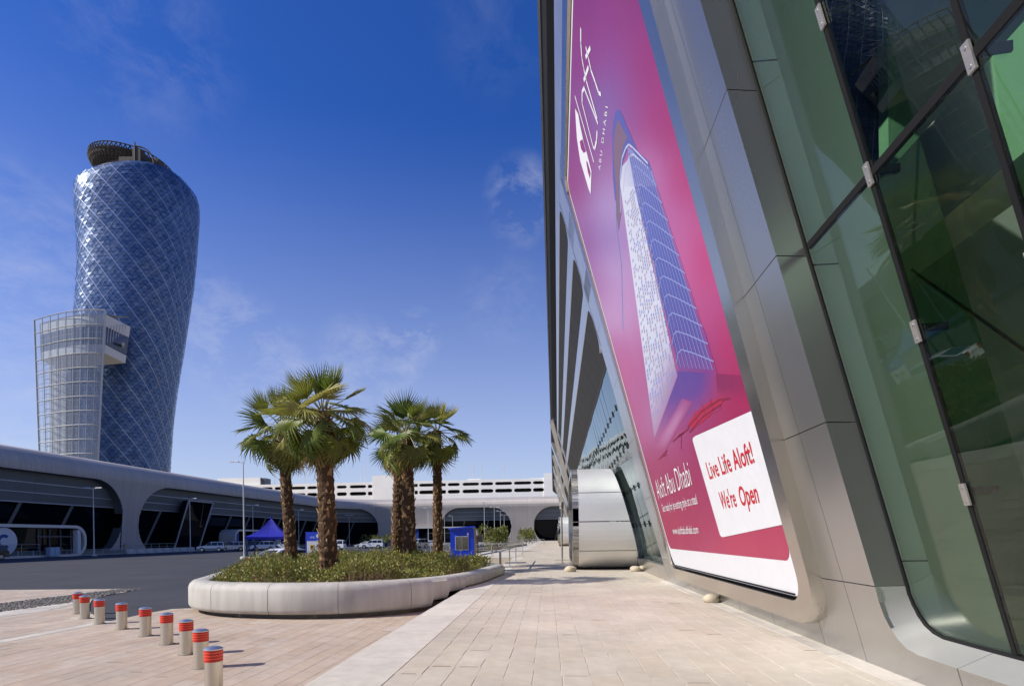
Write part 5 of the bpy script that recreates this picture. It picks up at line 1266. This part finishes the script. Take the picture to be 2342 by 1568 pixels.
p = on_z(1130, 1262, .3); d_ = 56.0; q = on_depth(1130, 1250, d_); bushy((q.x, q.y, WZ), 1.35, 2.55, 'bushy olive green tree with several thin stems right of the blue booth', 41, 7, 2600, .17)
q = on_depth(1207, 1240, 118); bushy((q.x, q.y, WZ), 1.75, 3.0, 'round dark green bush at the far end of the walkway', 43, 4, 1800, .3)
for i, x in enumerate((845, 882)):
    q = on_depth(x, 1246, 185); bushy((q.x, q.y, 0), 3.2, 2.6, ('low far bush at the foot of the hall wall, the left one', 'low far bush at the foot of the hall wall, the right one')[i], 50 + i, 3, 600, .5)

# ------------------------------------------------------------------ lamp posts
def make_lamp(double):
    t = thing('street_lamp', '', 'street lamp', (0, 0, 0), 'tall lamp posts across the car park')
    b = MB(); b.lathe([(.105, 0), (.10, .9), (.05, 10.4), (.05, 10.5)], n=10); b.build('pole', M['lamp_grey'], t, False, smooth=40)
    b = MB(); b.lathe([(.42, 0), (.42, .22), (.38, .26), (.2, .28)], n=12); b.build('base', M['lamp_grey'], t, False)
    for sg in ((1, -1) if double else (-1,)):
        b = MB(); b.tube([(0, 0, 10.35), (sg*.55, 0, 10.45)], .04, 6); b.build('arm', M['lamp_grey'], t, False)
        b = MB(); x0, x1 = sorted((sg*.5, sg*1.35)); b.hexp([(x0, -.17, 10.42), (x1, -.14, 10.44), (x1, .14, 10.44), (x0, .17, 10.42), (x0, -.15, 10.56), (x1, -.1, 10.54), (x1, .1, 10.54), (x0, .15, 10.56)]); b.build('lamp_head', M['lamp_head'], t, False)
    return t
l2 = make_lamp(True); l1 = make_lamp(False); u2 = u1 = False
LAMPS = [(-33.65, 58.7, 1, 'nearest lamp post, single head, behind the left end of the shrubs'), (-71.3, 82.2, 2, 'twin headed lamp post at the far left before the wide dark opening'), (-72, 106.3, 2, 'twin headed lamp post left of the parked cars'),
         (-72.2, 129.8, 2, 'twin headed lamp post above the parked cars beside the blue tent'), (-72.2, 153.7, 2, 'twin headed lamp post mostly hidden behind the leftmost palm'), (-72.8, 194, 2, 'twin headed lamp post between the two palm groups'),
         (-36.2, 157.3, 1, 'single lamp post just left of the rightmost palm trunk'), (-36.3, 180.8, 1, 'single lamp post just right of the rightmost palm trunk'), (-36.5, 196, 1, 'single lamp post above the blue booth, left side'),
         (-17.7, 137.2, 2, 'tallest twin headed lamp post right of the blue booth'), (-17.8, 160, 2, 'twin headed lamp post behind the bushy tree'), (-18.3, 182, 2, 'thin lamp post right of the bushy tree, the nearer of two'), (-18.4, 196, 2, 'thin lamp post right of the bushy tree, the farther of two')]
for x, y, k, lab in LAMPS:
    if k == 2: o = l2 if not u2 else dup(l2); u2 = True
    else: o = l1 if not u1 else dup(l1); u1 = True
    place(o, (x, y, 0), R(4), lab, scale=None if y < 195.5 else (1, 1, .93))

# ------------------------------------------------------------------ cars
def make_car(kind, paint, dark_low=False):
    suv = kind == 'suv'
    t = thing('parked_car', '', 'car', (0, 0, 0))
    if suv: L_, Wd = 4.9, 1.92; low = [(-2.42, .42), (-2.45, .95), (-2.38, 1.12), (1.0, 1.14), (1.25, 1.12), (2.15, 1.04), (2.4, .92), (2.45, .6), (2.38, .38)]; cab = [(-2.36, 1.10), (-2.26, 1.72), (-2.0, 1.84), (-.2, 1.88), (.25, 1.80), (1.02, 1.12)]; zr = 1.88; wr = .38; wx = (-1.45, 1.5)
    else: L_, Wd = 4.5, 1.78; low = [(-2.2, .38), (-2.25, .8), (-2.15, .98), (-1.3, 1.0), (.9, .98), (1.9, .84), (2.2, .72), (2.25, .5), (2.18, .3)]; cab = [(-1.9, .97), (-1.15, 1.38), (-.6, 1.46), (.2, 1.44), (.55, 1.34), (1.3, .93)]; zr = 1.46; wr = .32; wx = (-1.32, 1.38)
    def sec(poly, w0, w1, z0, z1, mb):
        n_ = len(poly); cols = []
        for f, sc in ((-1, 1), (-.93, 1.0), (.93, 1.0), (1, 1)):
            cols.append([mb.vert((x * (.985 if abs(f) == 1 else 1), f * (w0 + (w1 - w0)*((z - z0)/(z1 - z0)))/2, z - (.02 if abs(f) == 1 and z > z1 - .1 else 0))) for x, z in poly])
        for A, B in zip(cols, cols[1:]):
            for k in range(n_): mb.face((A[k], A[(k+1) % n_], B[(k+1) % n_], B[k]))
        mb.face(cols[0]); mb.face(cols[-1][::-1])
    b = MB(); sec(low, Wd, Wd*.97, .3, 1.14, b); sec(cab, Wd*.95, Wd*.74, cab[0][1], zr, b); body = b.build('body', paint, t, False, smooth=30)
    z0c = cab[0][1]
    def sidey(z): return (Wd*.95 + (Wd*.74 - Wd*.95)*((z - z0c)/(zr - z0c)))/2 + .012
    zb, zt = z0c + .06, zr - .13
    xs = ([(-2.2, -1.25, -2.12, -1.25), (-1.17, -.2, -1.17, -.2), (-.12, .86, -.12, .30)] if suv else [(-1.55, -.62, -1.05, -.62), (-.54, .98, -.54, .48)])
    for sg in (-1, 1):
        for a, c, a2, c2 in xs:
            b = MB(); b.poly([(a, sg*sidey(zb), zb), (c, sg*sidey(zb), zb), (c2, sg*sidey(zt), zt), (a2, sg*sidey(zt), zt)]); b.build('side_window', M['glass_dark'], t, False)
        b = MB(); b.box(.72, .92, sg*Wd*.5 - .02, sg*Wd*.5 + sg*.16, z0c + .02, z0c + .2) if False else b.hexp([(.70, sg*Wd*.48, z0c), (.9, sg*Wd*.48, z0c), (.9, sg*(Wd*.5 + .15), z0c + .02), (.74, sg*(Wd*.5 + .15), z0c + .02), (.70, sg*Wd*.48, z0c + .17), (.9, sg*Wd*.48, z0c + .17), (.9, sg*(Wd*.5 + .15), z0c + .16), (.74, sg*(Wd*.5 + .15), z0c + .16)]); b.build('wing_mirror', paint, t, False)
        b = MB(); b.box(-.55, -.35, sg*Wd*.497 - .01, sg*Wd*.497 + .01, z0c - .18, z0c - .13); b.box(.45, .65, sg*Wd*.497 - .01, sg*Wd*.497 + .01, z0c - .18, z0c - .13); b.build('door_handle', M['rim'], t, False)
        b = MB(); x = low[-2][0]; b.box(x - .22, x - .015, sg*Wd*.46 - .2*(sg > 0), sg*Wd*.46 + .2*(sg < 0), low[-2][1] + .1, low[-2][1] + .28); b.build('headlight', M['lens_clear'], t, False)
        x = low[1][0]; b = MB(); b.box(x - .015, x + .1, sg*Wd*.47 - .22*(sg > 0), sg*Wd*.47 + .22*(sg < 0), low[1][1] - .12, low[1][1] + .14); b.build('tail_light', M['lens_red'], t, False)
        for x in wx:
            b = MB(); P = [(r_*math.cos(2*math.pi*k/20), r_*math.sin(2*math.pi*k/20)) for r_ in (wr,) for k in range(20)]; b.prism(P, sg*(Wd/2 - .2), sg*(Wd/2 + .012), lambda u, v, w, x=x: (x + u, w, wr + v)); tyre = b.build('wheel', M['tyre'], t, False)
            b = MB(); P = [(wr*.64*math.cos(2*math.pi*k/16), wr*.64*math.sin(2*math.pi*k/16)) for k in range(16)]; b.prism(P, sg*(Wd/2), sg*(Wd/2 + .02), lambda u, v, w, x=x: (x + u, w, wr + v)); b.build('rim', M['rim'], tyre, False)
            b = MB(); P = [((wr + .06)*math.cos(a), (wr + .06)*math.sin(a)) for a in [math.pi*k/12 for k in range(13)]]; b.poly([(x + u, sg*(Wd/2 + .004), wr + v) for u, v in P]); b.build('wheel_arch', M['tyre'], t, False)
    def glassq(pa, pb, sh): 
        (xa, za), (xb, zb_) = pa, pb; dx, dz = (xb - xa), (zb_ - za); ya = (Wd*.95 + (Wd*.74 - Wd*.95)*((za - z0c)/(zr - z0c)))/2 - .1; yb = (Wd*.95 + (Wd*.74 - Wd*.95)*((zb_ - z0c)/(zr - z0c)))/2 - .1
        b = MB(); b.poly([(xa + sh, -ya, za), (xa + sh, ya, za), (xb + sh, yb, zb_), (xb + sh, -yb, zb_)]); return b
    A, B = Vector(cab[-2] + (0,)), Vector(cab[-1] + (0,)); p_, q_ = B.lerp(A, .08), B.lerp(A, .95); glassq((p_.x, p_.y), (q_.x, q_.y), .015).build('windscreen', M['glass_dark'], t, False)
    A, B = Vector(cab[1] + (0,)), Vector(cab[0] + (0,)); p_, q_ = B.lerp(A, .12), B.lerp(A, .95); glassq((p_.x, p_.y), (q_.x, q_.y), -.015).build('rear_window', M['glass_dark'], t, False)
    for nm, x, dx in (('front_bumper', low[-2][0], 1), ('rear_bumper', low[0][0], -1)):
        b = MB(); x0, x1 = sorted((x - dx*.05, x + dx*.06)); b.box(x0, x1, -Wd*.47, Wd*.47, .34, .62); b.build(nm, M['grey_car'] if dark_low else paint, t, False)
    if dark_low:
        for sg in (-1, 1): b = MB(); b.box(-2.35, 2.35, sg*(Wd/2) - .012, sg*(Wd/2) + .012, .34, .62); b.build('side_cladding', M['grey_car'], t, False)
    b = MB(); x = low[-2][0]; b.box(x - .03, x + .02, -.5, .5, low[-2][1] + .1, low[-2][1] + .26); b.build('grille', M['tyre'], t, False)
    b = MB(); b.box(low[1][0] - .02, low[1][0] + .02, -.26, .26, .72, .84); b.build('number_plate', M['sign_white'], t, False)
    if suv:
        b = MB()
        for sg in (-1, 1): b.tube([(-1.9, sg*.62, zr - .03), (-1.8, sg*.62, zr + .05), (-.3, sg*.62, zr + .06), (-.1, sg*.62, zr - .02)], .02, 5)
        b.build('roof_rail', M['grey_car'], t, False)
    return t
protos = {'w': make_car('suv', M['white_car'], True), 's': make_car('suv', M['silver_car']), 'b': make_car('suv', M['black_car']), 'c': make_car('car', M['white_car']), 'W': make_car('suv', M['white_car'])}
used_ = set(); CX = on_depth(664, 1250, 34)
CARS = [('w', -68.3, 107.2, 205, 'white off-road car with grey lower sides, leftmost of the row by the hall', 'a'), ('s', -65.6, 109.8, 222, 'silver off-road car second in the row by the hall', 'a'), ('b', -63.6, 112.6, 222, 'black off-road car in the middle of the row by the hall', 'a'),
        ('W', -60.6, 112.2, 225, 'white off-road car partly behind the nearest lamp post', 'a'), ('W', -57.2, 115.6, 186, 'white off-road car at the right end of the row, under the blue tent', 'a'),
        ('W', -39.1, 117.3, 187, 'white off-road car seen from the side between the palm groups', 'c'), ('c', -41.8, 121.0, 195, 'low white car half hidden behind the white off-road car', 'c'), ('b', -36.4, 122.2, 190, 'black off-road car behind the white one between the palm groups', 'c'),
        ('W', -34.8, 125.5, 185, 'white off-road car half behind the third palm trunk', 'c'), ('s', -28.4, 113.5, 240, 'silver off-road car between the palm trunks of the right group', 'c'), ('c', -28.2, 125.2, 12, 'small white car beside the rightmost palm trunk', 'c'),
        ('W', -42, 103, 185, 'white off-road car glimpsed between the two left palm trunks', 'c'), ('b', -72.4, 66.2, 262, 'dark car cut off by the left picture edge', 'x'), ('c', CX.x, CX.y, 62, 'white saloon car just behind the shrubs and the tent post', 'x'),
        ('c', -14.5, 118, 10, 'white car top showing left of the blue booth', 'c')]
for k, x, y, deg, lab, gidx in CARS:
    o = protos[k] if k not in used_ else dup(protos[k]); used_.add(k); place(o, (x, y, .004), R(deg), lab, {'a': 'cars parked in a row by the hall', 'c': 'cars parked in the middle of the car park', 'x': 'single cars on the road'}[gidx])

# ------------------------------------------------------------------ barriers along the hall
def make_barrier():
    t = thing('crowd_barrier', '', 'barrier', (0, 0, 0), 'crowd barriers lined up before the hall'); b = MB(); w = 2.25; h = .98
    b.tube([(0, -w/2, .12), (0, -w/2, h), (0, w/2, h), (0, w/2, .12), (0, -w/2, .12)], .028, 5); b.build('frame', M['lamp_grey'], t, False)
    b = MB()
    for k in range(1, 17): y = -w/2 + w*k/17; b.tube([(0, y, .12), (0, y, h)], .011, 4, cap=False)
    b.build('bars', M['lamp_grey'], t, False)
    for y in (-w*.36, w*.36): b = MB(); b.box(-.3, .3, y - .03, y + .03, 0, .06); b.box(-.02, .02, y - .03, y + .03, .03, .15); b.build('foot', M['lamp_grey'], t, False)
    return t
def make_block():
    t = thing('concrete_barrier', '', 'barrier', (0, 0, 0), 'pale barrier blocks before the hall')
    b = MB(); b.prism([(-.3, 0), (.3, 0), (.3, .12), (.13, .4), (.1, .88), (-.1, .88), (-.13, .4), (-.3, .12)], -1.13, 1.13, lambda u, v, w: (u, w, v)); b.build('block', M['concrete'], t, False)
    b = MB(); b.box(.10, .125, -.35, .35, .5, .72); b.build('reflector', M['lamp_grey'], t, False); return t
cb_ = make_barrier(); y = 80.2
for i in range(6): o = cb_ if i == 0 else dup(cb_); place(o, (-75.1, y + 2.35*i, 0), 0, 'barred steel crowd barrier before the hall, %s from the left' % ORD[i])
bk = make_block()
for i in range(8): o = bk if i == 0 else dup(bk); place(o, (-75.0, y + 2.35*(6 + i), 0), 0, 'pale barrier block before the ribbed hall pier, %s from the left' % ORD[i])
pnl = None
for i in range(4):
    t = thing('barrier_panel', 'solid grey barrier panel at the far left of the hall front, %s from the left' % ORD[i], 'barrier', (-75.2, 70.2 + 2.3*i, 0), 'solid panels before the portal'); b = MB(); x, y0 = -75.2, 70.2 + 2.3*i
    b.box(x - .03, x + .03, y0 - 1.05, y0 + 1.05, .08, .95); b.build('panel', M['fin_grey'], t); b = MB(); b.tube([(x, y0 - 1.1, 0), (x, y0 - 1.1, 1.02)], .03, 6); b.tube([(x, y0 + 1.1, 0), (x, y0 + 1.1, 1.02)], .03, 6); b.build('post', M['lamp_grey'], t)
t = thing('utility_box', 'pale blue square utility box before the blue portal', 'box', (-74.2, 78.1, 0)); x = -74.2
b = MB(); b.box(x - .35, x + .35, 77.3, 78.9, .12, 1.45); b.build('casing', mat('pale_blue_metal', (.30, .42, .55), .5, 0, .05, 2), t); b = MB(); b.box(x - .38, x + .38, 77.26, 78.94, 1.45, 1.5); b.box(x + .35, x + .37, 78.06, 78.10, .2, 1.4); b.build('lid', M['fin_grey'], t)
b = MB(); b.box(x - .3, x + .3, 77.4, 78.8, 0, .12); b.build('feet', M['plinth'], t)
railing([(HX + 2.2, 92, .7), (HX + 2.2, 107, .7)], 1.0, 'thin railing at the foot of the ribbed pier', 8, mid=(.5,), name='hall_railing')
railing([(HX + 3.8, 62, .0), (HX + 3.8, 76, .0)], 1.9, 'thin railing in front of the blue portal', 6, mid=(.5, .75), name='hall_railing')
t = thing('bollard_bin', 'small sandy drum standing before the ribbed pier', 'bin', (HX + 1.8, 94.6, 0)); b = MB(); b.lathe([(.28, 0), (.32, .9), (.34, 1.5), (.30, 1.62)], (HX + 1.8, 94.6, 0), 14); b.build('drum', M['ac_beige'], t); b = MB(); b.lathe([(.36, 1.62), (.36, 1.7), (.1, 1.76)], (HX + 1.8, 94.6, 0), 14); b.build('lid', M['fin_grey'], t)
kb = MB(); kb.box(-75.9, -75.5, 20, 180, .004, .13); kb.box(-77.5, -75.9, 20, 180, .004, .12); struct(kb.build('kerb', M['pale_stone']))

# ------------------------------------------------------------------ blue tent
tp = on_depth(621, 1250, 42); t = thing('canopy_tent', 'royal blue peaked canopy tent beside the leftmost palm', 'tent', (tp.x, tp.y, 0), None, R(18)); b = MB(); rows = []; hw = 1.5
for f, z in ((1, 2.02), (1.0, 2.22), (.72, 2.42), (.45, 2.72), (.24, 3.08), (.10, 3.4), (.03, 3.52)):
    e = []
    for k in range(16):
        sgx = [(-1, -1), (1, -1), (1, 1), (-1, 1)]; a, c = sgx[k // 4], sgx[(k // 4 + 1) % 4]; u = (k % 4)/4; sagc = 1 - .06*math.sin(math.pi*u)*(f > .2)
        e.append(((a[0] + (c[0]-a[0])*u)*hw*f*sagc, (a[1] + (c[1]-a[1])*u)*hw*f*sagc, z - .03*math.sin(math.pi*u)))
    rows.append(e)
b.grid(rows, close=True); b.build('canopy', M['blue_tent'], t, False)
b = MB(); b.tube([(0, 0, 3.3), (0, 0, 3.75)], .05, 6); b.build('finial', M['blue_tent'], t, False)
for sx in (-1, 1):
    for sy in (-1, 1): b = MB(); b.box(sx*1.4 - .06, sx*1.4 + .06, sy*1.4 - .06, sy*1.4 + .06, 0, 2.1); b.build('leg', mat('tent_leg_blue', (.02, .05, .14), .5, .1, .05, 4) if (sx, sy) == (-1, -1) else bpy.data.materials['tent_leg_blue'], t, False)

# ------------------------------------------------------------------ parking sign
sp = on_depth(703.5, 1250, 33); sg = thing('parking_sign', 'blue topped white parking sign with a P and an arrow between the left palms', 'sign', (sp.x, sp.y, 0), None, YAW)
Wd = .82
b = MB(); b.box(-.04, Wd + .02, 0, .14, .3, 2.36); b.build('board', M['sign_white'], sg, False)
b = MB(); b.box(-.045, Wd + .025, -.012, .15, 1.88, 2.38); hd = b.build('header', M['blue_sign'], sg, False)
b = MB(); b.box(-.12, -.045, .0, .14, 0, 2.40); b.build('side_post', M['blue_tent'], sg, False)
b = MB(); b.box(0, Wd, -.005, .02, .86, .885); b.build('divider', M['fin_grey'], sg, False)
def flat_text(txt, x, z, h, w, y, m, par, name='lettering', bold=0.0):
    L_ = lettering(txt, (0, 0), (1, 0), (0, 1), 0, m, par, bold, name, plane=lambda p: Vector((x + p[0]*w, y, z + p[1]*h))); L_.location = (0, 0, 0); return L_
flat_text('ADNEC', .16, 2.02, .11, .29, -.02, M['ink_white'], hd)
b = MB(); b.poly([(.50, -.02, 2.12), (.57, -.02, 2.05), (.585, -.02, 2.0), (.63, -.02, 2.10), (.675, -.02, 2.13), (.615, -.02, 2.14), (.675, -.02, 2.2), (.585, -.02, 2.2), (.66, -.02, 2.28), (.54, -.02, 2.24)]); b.build('bird_emblem', M['ink_white'], hd, False)
b = MB(); b.box(.14, .38, -.01, 0, 1.36, 1.64); pp = b.build('gold_plate', M['sign_gold'], sg, False); flat_text('P', .20, 1.41, .18, .12, -.02, M['ink'], pp, bold=.03)
b = MB(); b.poly([(.59, -.006, 1.35), (.65, -.006, 1.35), (.65, -.006, 1.53), (.72, -.006, 1.48), (.72, -.006, 1.56), (.62, -.006, 1.67), (.52, -.006, 1.56), (.52, -.006, 1.48), (.59, -.006, 1.53)]); b.build('arrow', M['ink'], sg, False)
flat_text('\u0640\u0628\u0637\u0627\u0642\u0629 \u0623\u062f\u0646\u064a\u0643 \u0627\u0644\u0630\u0647\u0628\u064a\u0629', .12, 1.10, .08, .6, -.008, M['ink'], sg)
flat_text('ADNEC GOLD CARD', .12, .96, .07, .6, -.008, M['ink'], sg)
b = MB(); b.box(.14, .36, -.01, 0, .55, .78); pp = b.build('gold_plate', M['sign_gold'], sg, False); flat_text('P', .2, .60, .14, .1, -.02, M['ink'], pp, bold=.03)

# ------------------------------------------------------------------ blue guard booth
bp = on_depth(1030, 1250, 30); bo = thing('guard_booth', 'bright blue guard booth with a sliding window and sloping roof behind the planter', 'booth', (bp.x, bp.y, 0), None, YAW + R(3)); w, dp = 1.25, 1.3
b = MB(); b.hexp([(0, 0, 0), (w, 0, 0), (w, dp, 0), (0, dp, 0), (0, 0, 2.34), (w, 0, 2.42), (w, dp, 2.42), (0, dp, 2.34)]); b.build('cabin', M['blue_booth'], bo, False)
b = MB(); b.hexp([(-.09, -.12, 2.36), (w + .05, -.12, 2.46), (w + .05, dp + .1, 2.46), (-.09, dp + .1, 2.36), (-.09, -.12, 2.43), (w + .05, -.12, 2.54), (w + .05, dp + .1, 2.54), (-.09, dp + .1, 2.43)]); b.build('roof', M['blue_booth'], bo, False)
b = MB(); b.box(.26, .96, -.02, .0, 1.27, 1.28 + .72); wn = b.build('window', M['sign_white'], bo, False)
wg = mat('booth_window_pane', (.11, .105, .09), .12, 0, .5, 1.2)
for x0, x1 in ((.285, .60), (.625, .94)): b = MB(); b.box(x0, x1, -.026, -.018, 1.30, 1.97); b.build('pane', wg, wn, False)
b = MB(); b.hexp([(.89, -.05, 2.06), (.97, -.05, 2.06), (.97, -.002, 2.06), (.89, -.002, 2.06), (.90, -.03, 2.2), (.95, -.03, 2.2), (.95, -.002, 2.2), (.90, -.002, 2.2)]); b.build('lamp', M['sign_white'], bo, False)
b = MB(); b.box(w, w + .10, .03, dp - .03, 0, 2.44); b.build('side_post', M['ac_beige'], bo, False)
b = MB(); b.box(w + .10, w + .48, .2, .75, 1.66, 2.04); ac = b.build('air_conditioner', M['ac_beige'], bo, False)
b = MB()
for k in range(4): b.box(w + .14, w + .44, .185, .2, 1.71 + k*.075, 1.75 + k*.075)
b.build('grille', M['ink'], ac, False)
b = MB(); b.tube([(w + .2, .4, 0), (w + .2, .4, 1.66)], .03, 6); b.build('bracket', M['twig'], bo, False)
b = MB(); b.box(-11.0, -8.0, 33.0, 33.3, 0, .45); o = b.build('low_wall', M['white_wall']); tag(o, 'low white kerb wall just behind the planter', 'wall')
